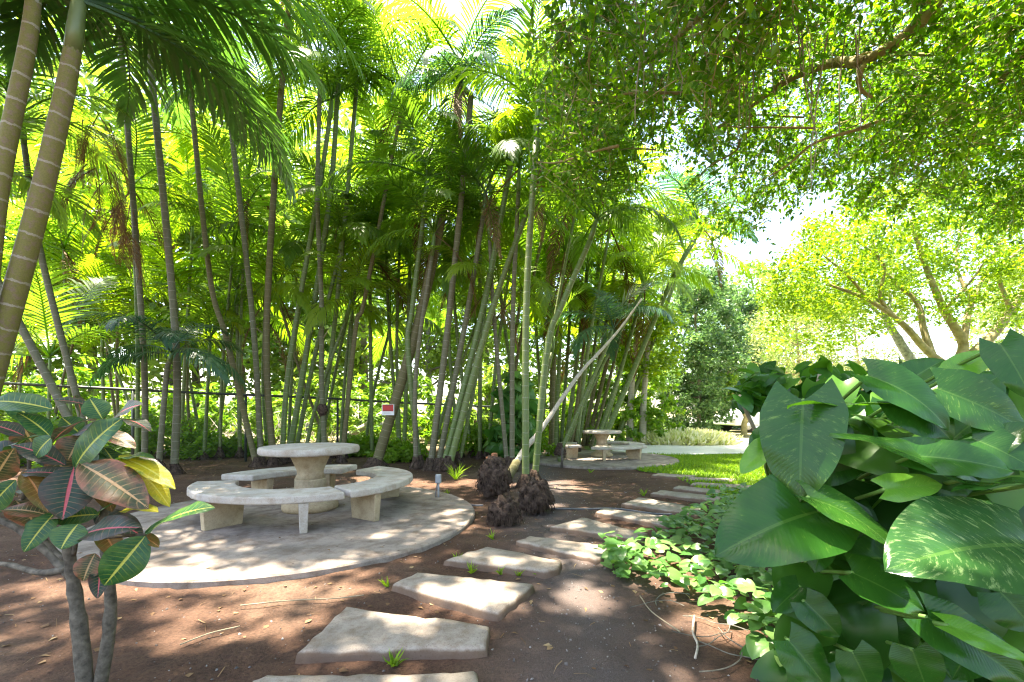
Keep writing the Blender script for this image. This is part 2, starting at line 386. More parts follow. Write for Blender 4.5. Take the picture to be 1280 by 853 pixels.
M['cr_red'] = croton_mat('croton_red', (.045, .055, .024), (.075, .085, .03), (.35, .22, .10), (.45, .28, .14), (.26, .10, .06), 1.2)
M['cr_yellow'] = croton_mat('croton_yellow', (.42, .34, .02), (.58, .46, .02), (.55, .48, .06), (.62, .55, .10), (.12, .17, .02), .9)
M['cr_orange'] = croton_mat('croton_orange', (.16, .085, .025), (.22, .12, .03), (.30, .19, .06), (.5, .22, .08), (.08, .10, .02), .9)

# ------------------------------------------------------------------ world, sun, camera
w = bpy.data.worlds.new('World'); scene.world = w; w.use_nodes = True
nt = w.node_tree; bg = nt.nodes['Background']
sky = nt.nodes.new('ShaderNodeTexSky'); sky.sky_type = 'NISHITA'; sky.sun_disc = False
sky.sun_elevation = math.asin(SUN.z); sky.sun_rotation = math.atan2(SUN.x, SUN.y)
sky.air_density = 1.0; sky.dust_density = 2.0; sky.ozone_density = 1.0
nt.links.new(sky.outputs[0], bg.inputs[0]); bg.inputs[1].default_value = .125
sl = bpy.data.lights.new('sun', 'SUN'); sl.energy = 4.9; sl.angle = math.radians(.55); sl.color = (1, .95, .86)
so = bpy.data.objects.new('sun', sl); COL.objects.link(so); so.location = (0, 0, 30)
so.rotation_euler = SUN.to_track_quat('Z', 'Y').to_euler()
cam = bpy.data.cameras.new('camera'); cam.lens = F / 1280 * 36; cam.sensor_width = 36; cam.sensor_fit = 'HORIZONTAL'
cam.shift_y = (HY - 426.5) / 1280; cam.clip_start = .05; cam.clip_end = 1500
co = bpy.data.objects.new('camera', cam); COL.objects.link(co); co.location = (0, 0, H); co.rotation_euler = (math.pi / 2, 0, 0)
scene.camera = co
vs = scene.view_settings; vs.view_transform = 'Standard'; vs.look = 'None'; vs.gamma = 1; vs.use_curve_mapping = False; vs.exposure = 2.98
vs.use_white_balance = True; vs.white_balance_temperature = 7200; vs.white_balance_tint = 10
cy = scene.cycles
cy.max_bounces = 14; cy.diffuse_bounces = 11; cy.glossy_bounces = 2; cy.transmission_bounces = 5; cy.transparent_max_bounces = 4
cy.use_denoising = True; cy.use_adaptive_sampling = True; cy.adaptive_threshold = .012; cy.filter_width = 1.2
cy.caustics_reflective = False; cy.caustics_refractive = False; cy.sample_clamp_indirect = 6

# ------------------------------------------------------------------ scatter of small leaves
def nrm(a): return a / np.maximum(np.linalg.norm(a, axis=-1, keepdims=True), 1e-9)
T_LEAF = (np.array([(0, 0, 0), (-.26, .38, .05), (.26, .38, .05), (0, .45, -.02), (0, 1, -.10)], float), np.array([(0, 3, 1), (3, 4, 1), (0, 2, 3), (3, 2, 4)]))
T_HEART = (np.array([(0, .04, 0), (-.24, -.10, .02), (-.46, .10, .05), (-.44, .40, .05), (-.24, .72, 0), (0, 1.05, -.10), (.24, .72, 0), (.44, .40, .05), (.46, .10, .05), (.24, -.10, .02), (0, .42, -.04)], float),
           np.array([(10, i, (i + 1) % 10) for i in range(10)])[:, [0, 2, 1]])
def _heart():
    V = []; Q = []; nv, nu = 9, 7
    for i in range(nv + 1):
        v = i / nv; wv = .44 * ((1 - v ** 2.7) ** .9) * min(1, v * 2.6 + .45) ** .6 + .004
        for j in range(nu):
            u = -1 + 2 * j / (nu - 1); au = abs(u)
            V.append((u * wv, v - .2 * au ** 1.3 * (1 - v) ** 2.6, .16 * v * (1 - v) * 2 + .20 * au * wv - .14 * au * au * wv - .12 * v * v))
    for i in range(nv):
        for j in range(nu - 1): Q.append((i * nu + j, (i + 1) * nu + j, (i + 1) * nu + j + 1, i * nu + j + 1))
    return np.array(V, float), np.array(Q)
T_FINE = _heart()
T_BLADE = (np.array([(-.06, 0, 0), (.06, 0, 0), (.045, .55, .05), (-.045, .55, .05), (0, 1, -.12)], float), np.array([(0, 1, 2), (0, 2, 3), (3, 2, 4)]))
T_PEB = (np.array([(1, 0, 0), (0, 1, 0), (-1, 0, 0), (0, -1, 0), (0, 0, .8), (0, 0, -.6)], float) * .5, np.array([(0, 1, 4), (1, 2, 4), (2, 3, 4), (3, 0, 4), (1, 0, 5), (2, 1, 5), (3, 2, 5), (0, 3, 5)]))
def scatter(name, T, P, fwd, up, sc, smooth=False):
    tv, tf = T; P = np.asarray(P, float); n = len(P)
    fwd = nrm(fwd); side = nrm(np.cross(fwd, up)); up2 = np.cross(side, fwd)
    sc = np.asarray(sc, float)
    if sc.ndim == 1: sc = sc[:, None].repeat(3, 1)
    tvs = tv[None] * sc[:, None, :]
    V = P[:, None, :] + tvs[..., 0:1] * side[:, None, :] + tvs[..., 1:2] * fwd[:, None, :] + tvs[..., 2:3] * up2[:, None, :]
    Fc = (tf[None] + (np.arange(n) * len(tv))[:, None, None]).reshape(-1, tf.shape[1])
    return arr_mesh(name, V.reshape(-1, 3), Fc, None, smooth)
def rdir(n, zb=0.0, zs=1.0):
    d = rng.normal(size=(n, 3)); d[:, 2] = d[:, 2] * zs + zb
    return nrm(d)

# ------------------------------------------------------------------ sun patches: gaps in the crowns, listed as spots on the ground
def pg(px, py, rx, ry=None, z=0.0):
    g = gp(px, py, z); return (g.x, g.y, rx, ry or rx)
PATCH = [pg(585, 742, .26, .17, .05), pg(510, 770, .17, .07, .05), pg(735, 748, .17, .20), pg(690, 706, .09, .06), pg(840, 690, .22, .40, .15), pg(815, 715, .16, .22),
         pg(250, 722, .22, .12, .05), pg(330, 722, .26, .12, .05), pg(432, 703, .15, .10, .05), pg(380, 735, .22, .09, .05), pg(180, 728, .15, .12),
         pg(330, 785, .17, .12), pg(260, 765, .30, .08), pg(140, 742, .25, .08), pg(450, 735, .16, .07), pg(60, 735, .3, .1), pg(230, 800, .12, .06), pg(400, 770, .10, .05),
         pg(630, 701, .07, .035, .05), pg(722, 656, .07, .05, .05), pg(765, 640, .08, .05, .05), pg(812, 627, .14, .10, .05), pg(752, 688, .07, .05),
         pg(715, 612, .25, .10), pg(700, 603, .3, .1), pg(745, 576, .5, .16), pg(690, 632, .12, .08), pg(455, 596, .16, .22, .05), pg(465, 606, .10, .1, .05),
         pg(475, 670, .10, .06, .05), pg(565, 640, .08, .08, .05), pg(205, 800, .14, .06), pg(90, 790, .12, .05), pg(330, 750, .12, .03)]
EXTRA = [(1.25, 1.16, .11, .10), (1.22, 1.31, .09, .08), (-.99, 1.65, .08, .08), (-1.30, 1.78, .06, .05), (1.62, 1.36, .12, .10), (1.9, 2.2, .3, .25), (1.3, 2.7, .3, .25), (2.6, 2.4, .3, .3)]
def sunlit_mask(P, pad=0.0):
    P = np.asarray(P); g = P[:, :2] - np.array([SUN.x, SUN.y]) / SUN.z * P[:, 2:3]
    m = np.zeros(len(P), bool)
    for (x, y, rx, ry) in PATCH + EXTRA:
        # a round gap in the crown; its lit spot carries the gap's wobble
        dx, dy = (g[:, 0] - x) / (rx + pad), (g[:, 1] - y) / (ry + pad)
        a = np.arctan2(dy, dx)
        dx = dx / 1.08; dy = dy / 1.08
        m |= (dx * dx + dy * dy) < (1 + .28 * np.sin(3 * a + x * 7) + .18 * np.sin(5 * a + y * 11))
    return m

# ------------------------------------------------------------------ ground, lawn, path, road
def axis(segs):
    out = []
    for a, b, st in segs: out.append(np.arange(a, b - 1e-6, st))
    return np.concatenate(out + [[segs[-1][1]]])
gx = axis([(-400, -60, 40), (-60, -14, 4), (-14, -7, .7), (-7, 5, .055), (5, 12, .5), (12, 60, 4), (60, 400, 40)])
gy = axis([(-60, -4, 4), (-4, 1.4, .3), (1.4, 9.5, .055), (9.5, 20, .5), (20, 60, 4), (60, 600, 40)])
GX, GY = np.meshgrid(gx, gy); GZ = ground_h(GX, GY)
V = np.stack([GX, GY, GZ], -1).reshape(-1, 3); nx = len(gx); ny = len(gy)
i = (np.arange(ny - 1)[:, None] * nx + np.arange(nx - 1)[None]).ravel()
ground = link('ground', arr_mesh('ground', V, np.stack([i, i + 1, i + nx + 1, i + nx], 1), smooth=True), M['soil']); tag(ground, kind='structure')

def sheet(name, poly, z, mat, kind='structure'):
    me = bpy.data.meshes.new(name); me.from_pydata([(x, y, z) for x, y in poly], [], [tuple(range(len(poly)))]); me.update()
    return tag(link(name, me, mat), kind=kind)
lawn_edge = [gp(800, 590).xy, gp(835, 594).xy, gp(860, 605).xy, gp(890, 625).xy, gp(930, 650).xy]
sheet('lawn', [(2.6, 16.4), (2.2, 13.8)] + [tuple(p) for p in lawn_edge] + [(3.4, 4.6), (9, 4.2), (22, 6), (30, 15.5), (16, 15.2), (9, 15.0), (5, 14.2)], .012, M['lawn'])
pa = [gp(800, 570), gp(830, 566), gp(860, 570.5), gp(900, 569), (9.0, 12.0), (30, 13)]
sheet('path', [(2.4, 17.5), (2.9, 13.0), (3.6, 12.3), (4.4, 11.9), (5.6, 12.2), (9.0, 12.6), (30, 13.5), (30, 20), (14, 17.6), (8, 18.4)], .020, M['path'])
sheet('road', [(4, 27), (120, 24), (120, 60), (6, 60)], .010, M['asphalt'])
sheet('far_grass_strip', [(7, 23.0), (60, 21), (60, 23.6), (7, 24.6)], .016, M['lawn'])

# ------------------------------------------------------------------ concrete slabs, tables, benches
def slab(name, cx, cy, R, label):
    t = empty(name, (cx, cy, 0), label, 'slab')
    n = 96; prof = [(R * 1.0, -.12), (R * 1.0, .035), (R - .012, .05)]
    mb = MB()
    for (r, z) in prof:
        for k in range(n):
            a = 2 * math.pi * k / n
            q = r * (1 + .006 * math.sin(3 * a + cx) + .004 * math.sin(7 * a) + random.uniform(-.0012, .0012))
            mb.v.append((q * math.cos(a), q * math.sin(a), z)); mb.uv.append((0, 0))
    for j in range(2):
        for k in range(n):
            k2 = (k + 1) % n; mb.f.append((j * n + k, j * n + k2, (j + 1) * n + k2, (j + 1) * n + k))
    mb.f.append(tuple(range(2 * n, 3 * n)))
    o = mb.build(name, M['slab'])
    bpy.data.objects.remove(t)
    o.location = (cx, cy, 0); tag(o, label, 'slab')
    return o
NC = (-2.40, 5.42); FC = (2.22, 11.25)
slab('concrete_slab', -2.38, 5.12, 1.96, 'large round concrete slab in front, under the nearer stone table')
slab('concrete_slab', 2.12, 11.0, 1.80, 'smaller round concrete slab further back beside the lawn')

def stone_table(c, s, label):
    t = empty('stone_table', (c[0], c[1], .05), label, 'table', 'round stone picnic tables')
    MB().lathe([(.47, 0), (.545, .004), (.556, .02), (.556, .062), (.545, .078), (.50, .084)], (0, 0, 0), 64).build('tabletop', M['bench'], t, True).location = (0, 0, .665 * s)
    MB().lathe([(.17, 0), (.145, .06), (.15, .10), (.175, .16), (.20, .22), (.225, .275), (.232, .30)], (0, 0, 0), 40).build('pedestal', M['ped'], t, True).location = (0, 0, .365 * s)
    # carved band of scallops round the waist
    mb = MB(); n = 72
    prof = [(.150, 0), (.172, .012), (.160, .03), (.158, .12), (.172, .138), (.172, .155), (.150, .165)]
    for (r, z) in prof:
        for k in range(n):
            a = 2 * math.pi * k / n
            q = r + (.016 * abs(math.sin(a * 9 + z * 30)) if .02 < z < .13 else 0)
            mb.v.append((q * math.cos(a), q * math.sin(a), z)); mb.uv.append((0, 0))
    for j in range(len(prof) - 1):
        for k in range(n):
            k2 = (k + 1) % n; mb.f.append((j * n + k, j * n + k2, (j + 1) * n + k2, (j + 1) * n + k))
    mb.build('carved_band', M['ped'], t, True).location = (0, 0, .21 * s)
    MB().lathe([(.30, 0), (.315, .03), (.31, .07), (.27, .10), (.215, .125), (.18, .17), (.165, .215)], (0, 0, 0), 40).build('pedestal_base', M['ped'], t, True)
    for ch in t.children: ch.scale = (s, s, s)
    return t
def bench(c, a0, a1, legs, s, label, ri=.80, ro=1.27):
    t = empty('curved_bench', (c[0], c[1], .05), label, 'bench', 'curved stone benches')
    n = 26; mb = MB(); zt = .37; th = .075
    ring = [(ri, zt - th), (ro, zt - th), (ro, zt), (ri, zt)]
    for k in range(n + 1):
        a = math.radians(a0 + (a1 - a0) * k / n); jr = random.uniform(-.004, .004)
        for (r, z) in ring:
            r += jr + random.uniform(-.0015, .0015)
            mb.v.append((r * s * math.cos(a), r * s * math.sin(a), z * s)); mb.uv.append((0, 0))
    for k in range(n):
        for j in range(4):
            j2 = (j + 1) % 4; mb.f.append((k * 4 + j, k * 4 + j2, (k + 1) * 4 + j2, (k + 1) * 4 + j))
    mb.f.append((3, 2, 1, 0)); mb.f.append(tuple(n * 4 + j for j in range(4)))
    mb.f = [tuple(reversed(f)) for f in mb.f]
    mb.build('seat', M['bench'], t, False, bevel=.018, seg=3)
    for la in legs:
        a = math.radians(la); r = (ri + ro) / 2; tw = math.radians(6) if la == 290 else 0
        b = MB().box((r * s * math.cos(a), r * s * math.sin(a), (zt - th - .002) / 2 * s), (.40 * s, .088 * s, (zt - th - .002) * s), a + tw, .90, .78)
        b.build('leg', M['ped'] if la not in (290,) else M['bench'], t, bevel=.006)
    return t
stone_table(NC, 1.0, 'round stone table with a carved pedestal on the nearer slab')
bench(NC, 193, 309, (238, 290), 1, 'curved stone bench nearest the camera in front of the nearer table', .76, 1.20)
bench(NC, -48, 66, (-32, 42), 1, 'curved stone bench at the right side of the nearer table', .74, 1.19)
bench(NC, 84, 168, (100, 148), 1, 'curved stone bench behind the nearer table, partly hidden by it')
stone_table(FC, .86, 'distant round stone table on the slab beside the lawn')
bench(FC, 246, 334, (262, 316), .86, 'curved stone bench in front of the distant table')
bench(FC, 142, 216, (160, 206), .86, 'short looking curved bench at the left of the distant table')
bench(FC, 4, 84, (22, 68), .86, 'curved stone bench behind and right of the distant table')

# ------------------------------------------------------------------ stepping stones
STONES = [
 ([(318, 846), (331, 841), (599, 837), (602, 885), (300, 890)], 'stepping stone cut off by the bottom edge of the photo'),
 ([(372, 811), (432, 756), (611, 779), (607, 807)], 'wide shaded stepping stone, second from the bottom edge'),
 ([(491, 727), (522, 713), (667, 728), (621, 764)], 'brightly sunlit stepping stone right of the round slab'),
 ([(556, 697), (609, 681), (702, 699), (698, 708), (680, 712)], 'stepping stone just beyond the sunlit one, with a chipped right corner'),
 ([(644, 674), (662, 668), (776, 682), (770, 689), (745, 697)], 'stepping stone whose right end touches the trailing leaves'),
 ([(689, 656), (727, 645), (809, 665), (803, 673)], 'shaded stepping stone right of the dark root balls'),
 ([(743, 638), (754, 633), (849, 646), (837, 656)], 'long stepping stone with leaves at its right tip, seventh in the row'),
 ([(778, 628), (798, 620), (876, 634), (871, 642)], 'stepping stone with a sunlit left half beside bare red soil'),
 ([(814, 615.5), (824, 611.5), (902, 619.5), (898, 625)], 'narrow stepping stone with weeds along both sides, where soil meets the lawn'),
 ([(840, 609), (848, 606), (906, 612), (900, 616)], 'small worn stepping stone half covered by grass'),
 ([(862, 604.5), (868, 601.8), (946, 606), (942, 609.5)], 'long thin stepping stone lying in the lawn'),
 ([(856, 598.3), (864, 595.6), (920, 597.6), (914, 600.2)], 'stepping stone deep in the lawn, last but one of the row'),
 ([(814, 593), (822, 590.6), (870, 593.6), (864, 596)], 'most distant stepping stone, at the edge of the further slab')]
def stepping(poly, label):
    top = [gp(x, y, .06) for x, y in poly]
    c = sum(top, Vector()) / len(top)
    # densify the outline so the edge can be chipped
    out = []
    for i, p in enumerate(top):
        q = top[(i + 1) % len(top)]; k = max(2, int((q - p).length / .07))
        for j in range(k): out.append(p.lerp(q, j / k))
    out = [p + Vector((random.uniform(-.013, .013), random.uniform(-.010, .010), 0)) for p in out]
    n = len(out); mb = MB()
    sc = [(1.03, -.05), (1.012, .022), (1.0, .040), (.97, .049), (.8, .051), (.4, .052)]
    rr = [random.uniform(-.02, .006) if random.random() < .3 else random.uniform(-.006, .004) for _ in range(n)]
    for (k, z) in sc:
        for j, p in enumerate(out):
            q = (p - c)
            e = rr[j] if .02 < z < .0495 else 0
            mb.v.append((q.x * (k + e), q.y * (k + e * 2), z + (random.uniform(-.008, .002) if .02 < z < .0495 else 0))); mb.uv.append((0, 0))
    for j in range(len(sc) - 1):
        for k in range(n):
            k2 = (k + 1) % n; mb.f.append((j * n + k2, j * n + k, (j + 1) * n + k, (j + 1) * n + k2))
    mb.f.append(tuple(reversed(range((len(sc) - 1) * n, len(sc) * n))))
    area = sum((out[i] - c).x * (out[(i + 1) % n] - c).y - (out[(i + 1) % n] - c).x * (out[i] - c).y for i in range(n))
    if area > 0: mb.f = [tuple(reversed(f)) for f in mb.f]
    o = mb.build('stepping_stone', M['stone'], loc=(c.x, c.y, 0), smooth=True)
    tag(o, label, 'stepping stone', 'stepping stones across the bare soil and lawn')
for p, l in STONES: stepping(p, l)

# ------------------------------------------------------------------ palms
def frond_mesh(name, L_, el0, el1, nl=38, lmax=.42, wid=.026, vup=.35, droop=.5, seed=0, pet=.16, side=0.0):
    r = random.Random(seed); V = []; Q = []
    n = 14; pts = []; p = Vector((0, 0, 0)); az = 0
    dirs = []
    for i in range(n + 1):
        t = i / n
        el = math.radians(el0 + (el1 - el0) * t ** 1.25)
        az = side * t * t
        d = Vector((math.cos(el) * math.cos(az), math.cos(el) * math.sin(az), math.sin(el)))
        dirs.append(d); pts.append(p.copy()); p += d * (L_ / n)
    # rachis, four-sided
    for i in range(n + 1):
        t = i / n; ra = .016 * (1 - t * .88) * L_ / 2
        d = dirs[i]; s = Vector((0, 1, 0)); s = (s - d * s.dot(d)).normalized(); u = s.cross(d)
        for k in range(4):
            a = math.pi / 2 * k + .785
            V.append(pts[i] + (s * math.cos(a) * 1.3 + u * math.sin(a)) * ra)
    for i in range(n):
        for k in range(4):
            k2 = (k + 1) % 4; Q.append((i * 4 + k, i * 4 + k2, i * 4 + 4 + k2, i * 4 + 4 + k))
    for sg in (-1, 1):
        for j in range(nl):
            t = pet + (1 - pet) * (j + .5 * (sg > 0)) / nl
            if t > .995: continue
            x = t * n; i0 = min(int(x), n - 1); f = x - i0
            b = pts[i0].lerp(pts[i0 + 1], f); d = dirs[i0].lerp(dirs[i0 + 1], f).normalized()
            s = Vector((0, 1, 0)); s = (s - d * s.dot(d)).normalized(); u = d.cross(s)
            if u.z < 0: u = -u
            q = (t - pet) / (1 - pet)
            ll = lmax * (.55 + .45 * math.sin(math.pi * min(1, q * .9 + .22))) * (1 - .62 * max(0, q - .55) / .45) * r.uniform(.85, 1.1)
            fw = .55 + .9 * q
            ld = (s * sg + d * fw * r.uniform(.85, 1.15) + u * vup * r.uniform(.5, 1.3)).normalized()
            wd = wid * (.8 + .2 * math.sin(math.pi * q)); wv = ld.cross(u).normalized()
            b0 = len(V); p_ = b.copy(); g = Vector((0, 0, -1)); dd = ld.copy()
            for k, (tt, ww) in enumerate(((0, .45), (.3, 1), (.68, .8), (1, .08))):
                if k:
                    dd = (dd + g * droop * (.22 + .2 * k) * r.uniform(.7, 1.3)).normalized(); p_ = p_ + dd * ll * (.3, .38, .32)[k - 1]
                V.append(p_ - wv * wd * ww * .5); V.append(p_ + wv * wd * ww * .5)
            for k in range(3): Q.append((b0 + 2 * k, b0 + 2 * k + 1, b0 + 2 * k + 3, b0 + 2 * k + 2))
    return arr_mesh(name, [tuple(v) for v in V], Q)
FR = {}     # class -> list of unit (2 m) meshes per material
SPEC = {'up': (74, 20, .30), 'mid': (56, -30, .45), 'arch': (36, -55, .6), 'low': (6, -70, .75), 'dead': (-50, -86, .5)}
for kk, (a, b, dr) in SPEC.items():
    FR[kk] = [(a, b, dr, s) for s in (1, 2)]
_fc = {}
def frond_of(kind, mat):
    s = random.choice((1, 2, 3)); key = (kind, mat, s)
    if key not in _fc:
        a, b, dr = SPEC[kind]
        me = frond_mesh('frond', 2.0, a + s * 3, b - s * 4, 34, .58 if kind != 'dead' else .30, .037 if kind != 'dead' else .02, .4, dr, seed=s * 17 + len(kind), side=.25 * (1, -1, .2)[s - 1])
        me.materials.append(M[mat]); _fc[key] = me
    return _fc[key]
_tc = {}
def palm(pts, Y, wpx, label, mat='trunk_green', crown=13, flen=2.5, fm='frond', shaft=.55, group='palms along the fence', shaft_mat='shaft', dead=0, kinds=None, name='palm_tree', lean_y=0.0, az0=None, fs=1.0, wob=0):
    W = [pt(x, y, Y + lean_y * i / max(1, len(pts) - 1)) for i, (x, y) in enumerate(pts)]
    base = W[0].copy()
    t = empty(name, base, label, 'palm', group)
    P = [p - base for p in curve_pts(W, 8)]
    if base.z < .3: P = [P[0] + Vector((0, 0, -base.z - .03))] + P
    r0 = wpx / 2 / F * Y * (.95 if wpx < 30 else 1) / math.sqrt(1 + ((pts[len(pts) // 2][0] - CX) / F) ** 2); n = len(P)
    rad = [r0 * (1.18 if i == 0 else 1 - (.24 if wpx < 30 else .36) * i / n) for i in range(n)]
    MB().tube(P, rad, 12 if wpx > 14 else 8).build('trunk', M[mat], t, True)
    if Y < 12.5 and pts[0][1] < 630:
        mbr = MB(); mbr.lathe([(r0 * 2.6, -.05), (r0 * 2.4, .02), (r0 * 1.9, .07), (r0 * 1.35, .14), (r0 * 1.12, .22)], n=12)
        mbr.v = [(x * random.uniform(.85, 1.15), y * random.uniform(.85, 1.15), z) for x, y, z in mbr.v]
        for _ in range(26):
            a = random.uniform(0, 6.28); z0 = random.uniform(.06, .2); mbr.tube([(math.cos(a) * r0 * 1.2, math.sin(a) * r0 * 1.2, z0), (math.cos(a) * r0 * 2.2, math.sin(a) * r0 * 2.2, z0 * .4), (math.cos(a) * r0 * 3.0, math.sin(a) * r0 * 3.0, -.02)], [.006, .005, .004], 4, False)
        mbr.build('root_base', M['rootball'], t, True)
    top = P[-1]; d = (P[-1] - P[-3]).normalized()
    if shaft:
        d2 = (d + Vector((0, 0, .4))).normalized()
        MB().tube([top - d * .02, top + d2 * shaft * .35, top + d2 * shaft * .8, top + d2 * shaft], [r0 * (.76 if wpx < 30 else .655), r0 * (.86 if wpx < 30 else .66), r0 * .56, r0 * .12], 10).build('crownshaft', M[shaft_mat], t, True)
        top = top + d2 * shaft * .92
    az = random.uniform(0, 6.28) if az0 is None else az0
    if not dead and wpx < 12 and random.random() < .4: dead = random.choice((1, 2))
    for k in range(crown + dead):
        q = k / max(1, crown - 1)
        if k >= crown: kd = 'dead'
        elif kinds: kd = random.choice(kinds)
        else: kd = 'up' if q < .16 else 'mid' if q < .48 else 'arch' if q < .85 else 'low'
        o = link('frond', frond_of(kd, 'frond_dead' if kd == 'dead' else fm), None, t)
        s = flen / 2 * random.uniform(.9, 1.25)
        o.scale = (s, s * fs, s); o.location = top - Vector((0, 0, .05 * q))
        o.rotation_euler = (random.uniform(-.25, .25), random.uniform(-.12, .12), az)
        az += 2.39996
    return t

G_F = 'palms along the fence'
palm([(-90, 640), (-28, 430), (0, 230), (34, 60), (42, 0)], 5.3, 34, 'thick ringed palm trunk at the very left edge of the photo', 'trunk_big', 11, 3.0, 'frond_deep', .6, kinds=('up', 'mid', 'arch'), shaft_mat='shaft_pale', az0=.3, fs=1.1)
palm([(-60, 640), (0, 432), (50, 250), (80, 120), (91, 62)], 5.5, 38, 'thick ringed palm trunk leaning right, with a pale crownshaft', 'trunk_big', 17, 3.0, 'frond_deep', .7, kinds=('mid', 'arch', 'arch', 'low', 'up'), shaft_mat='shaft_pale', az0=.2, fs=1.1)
palm([(112, 575), (70, 493), (22, 400), (-50, 260)], 6.2, 15, 'brown trunk leaning steeply left behind the thick ringed palms', 'trunk_grey', 8, 2.0)
palm([(112, 560), (95, 493), (49, 308), (30, 180)], 7.2, 12, 'dark trunk leaning left above the red and green leaved shrub', 'trunk_grey', 9, 2.0)
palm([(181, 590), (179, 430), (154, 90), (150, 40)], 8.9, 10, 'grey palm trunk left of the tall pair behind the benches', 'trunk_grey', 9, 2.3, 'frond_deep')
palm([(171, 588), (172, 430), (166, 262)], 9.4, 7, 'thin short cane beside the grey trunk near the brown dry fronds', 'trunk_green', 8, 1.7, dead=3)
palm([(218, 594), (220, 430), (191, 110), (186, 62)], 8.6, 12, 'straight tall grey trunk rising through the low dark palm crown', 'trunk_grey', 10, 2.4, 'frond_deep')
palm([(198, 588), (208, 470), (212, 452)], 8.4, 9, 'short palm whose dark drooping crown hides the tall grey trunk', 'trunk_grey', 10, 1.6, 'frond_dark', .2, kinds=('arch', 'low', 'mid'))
palm([(321, 584), (284, 427), (262, 343), (237, 100), (234, 30)], 9.7, 9, 'bent trunk leaning left, meeting the ground left of the table', 'trunk_brown', 9, 2.3, 'frond_deep')
palm([(327, 584), (314, 380), (272, 20), (266, -40)], 9.8, 9, 'slim trunk leaning left, close beside the bent one', 'trunk_grey', 9, 2.4, 'frond_deep')
palm([(342, 582), (333, 430), (345, 200), (359, 30), (362, -15)], 9.9, 10, 'dark curved trunk bowing right at the top, just left of the table', 'trunk_brown', 9, 2.4)
palm([(352, 578), (362, 454), (400, 230), (412, 150)], 10.2, 8, 'bright green cane directly behind the left half of the table', 'trunk_green', 8, 2.0)
palm([(360, 576), (383, 441), (412, 250), (422, 120)], 10.4, 9, 'grey green cane leaning right behind the table centre', 'trunk_green', 8, 2.2)
palm([(368, 576), (390, 461), (424, 320)], 10.6, 7, 'thin cane leaning right, ending low in dense fronds behind the table', 'trunk_green', 8, 1.9)
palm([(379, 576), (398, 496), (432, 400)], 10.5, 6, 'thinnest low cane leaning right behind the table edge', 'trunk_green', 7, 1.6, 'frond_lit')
b = palm([(407, 580), (402, 480), (402, 380), (397, 250), (400, 100)], 9.9, 8, 'pale trunk with a dark burl at fence height, right of the table', 'trunk_grey', 9, 2.3)
mbb = MB(); mbb.lathe([(.05, -.16), (.085, -.10), (.115, -.02), (.10, .06), (.07, .12)], n=14)
o = mbb.build('burl', M['rootball'], b, True); o.location = pt(403, 512, 9.9) - b.location
palm([(394, 578), (417, 417), (443, 141), (446, 80)], 10.6, 7, 'tall cane crossing behind the trunk with the burl', 'trunk_green', 9, 2.3)
palm([(427, 580), (445, 408), (456, 373), (501, 141)], 10.4, 7, 'slender dark cane alone between table and fence sign', 'trunk_brown', 9, 2.2)
palm([(469, 585), (529, 380), (566, 191), (574, 110)], 9.6, 14, 'stout brown trunk leaning right behind the red and white sign', 'trunk_brown', 8, 2.2)
palm([(524, 582), (510, 436), (515, 388), (532, 250)], 9.5, 8, 'left cane of the clump right of the sign, bowed left', 'trunk_green', 8, 2.0)
palm([(520, 584), (520, 464), (540, 320)], 9.4, 7, 'straight lower cane inside the clump right of the sign', 'trunk_grey', 8, 1.8)
palm([(538, 586), (563, 380), (587, 141), (586, 118)], 9.2, 9, 'pale ringed trunk topped by a dark blue green crown', 'trunk_grey', 10, 1.7, 'frond_dark', .3, kinds=('mid', 'arch', 'low'))
palm([(547, 586), (586, 380), (604, 270)], 9.2, 8, 'grey cane leaning right, left one of three that fan out together', 'trunk_grey', 8, 2.0)
palm([(554, 586), (605, 380), (645, 171)], 9.1, 9, 'green cane leaning right, middle one of three that fan out together', 'trunk_green', 9, 2.1)
palm([(561, 584), (614, 391), (668, 240)], 9.0, 9, 'green cane leaning right, outermost of three that fan out together', 'trunk_green', 8, 2.0)
palm([(574, 580), (597, 462), (606, 390)], 9.6, 5, 'thinnest cane right of the fanning three, low crowned', 'trunk_green', 7, 1.5, 'frond_lit')
palm([(634, 584), (618, 402), (612, 300)], 9.2, 6, 'thin cane leaning left behind the torn root ball', 'trunk_grey', 8, 1.9)
palm([(640, 586), (641, 397), (648, 240)], 9.0, 7, 'upright cane behind the torn root ball', 'trunk_grey', 9, 2.1)
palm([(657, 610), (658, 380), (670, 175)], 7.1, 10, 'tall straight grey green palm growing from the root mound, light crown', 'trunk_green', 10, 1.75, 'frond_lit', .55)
palm([(668, 604), (684, 436), (703, 380), (738, 300)], 7.4, 9, 'palm growing from the root mound and curving away to the right', 'trunk_green', 8, 1.7, 'frond', .4)
# thicket behind the distant table
TH = [(688, 560, 690, 420, 5), (694, 560, 702, 380, 6), (701, 561, 716, 340, 5), (707, 560, 735, 330, 6), (713, 561, 730, 430, 5), (718, 560, 752, 300, 6), (722, 562, 748, 400, 5),
      (728, 560, 765, 360, 6), (733, 561, 790, 310, 6), (738, 560, 775, 420, 5), (743, 560, 800, 380, 6), (681, 561, 668, 380, 5), (676, 562, 690, 330, 6), (698, 563, 684, 300, 5), (748, 561, 812, 330, 5)]
for (x0, y0, x1, y1, wd) in TH:
    palm([(x0, y0), (x0 * .45 + x1 * .55, y0 * .45 + y1 * .55 + 6), (x1, y1)], random.uniform(13.6, 15), wd, 'slender green cane in the dense thicket behind the distant table', random.choice(('trunk_green', 'trunk_green', 'trunk_brown')), 7, 2.2, random.choice(('frond_lit', 'frond')), .5, 'canes of the thicket behind the distant table')
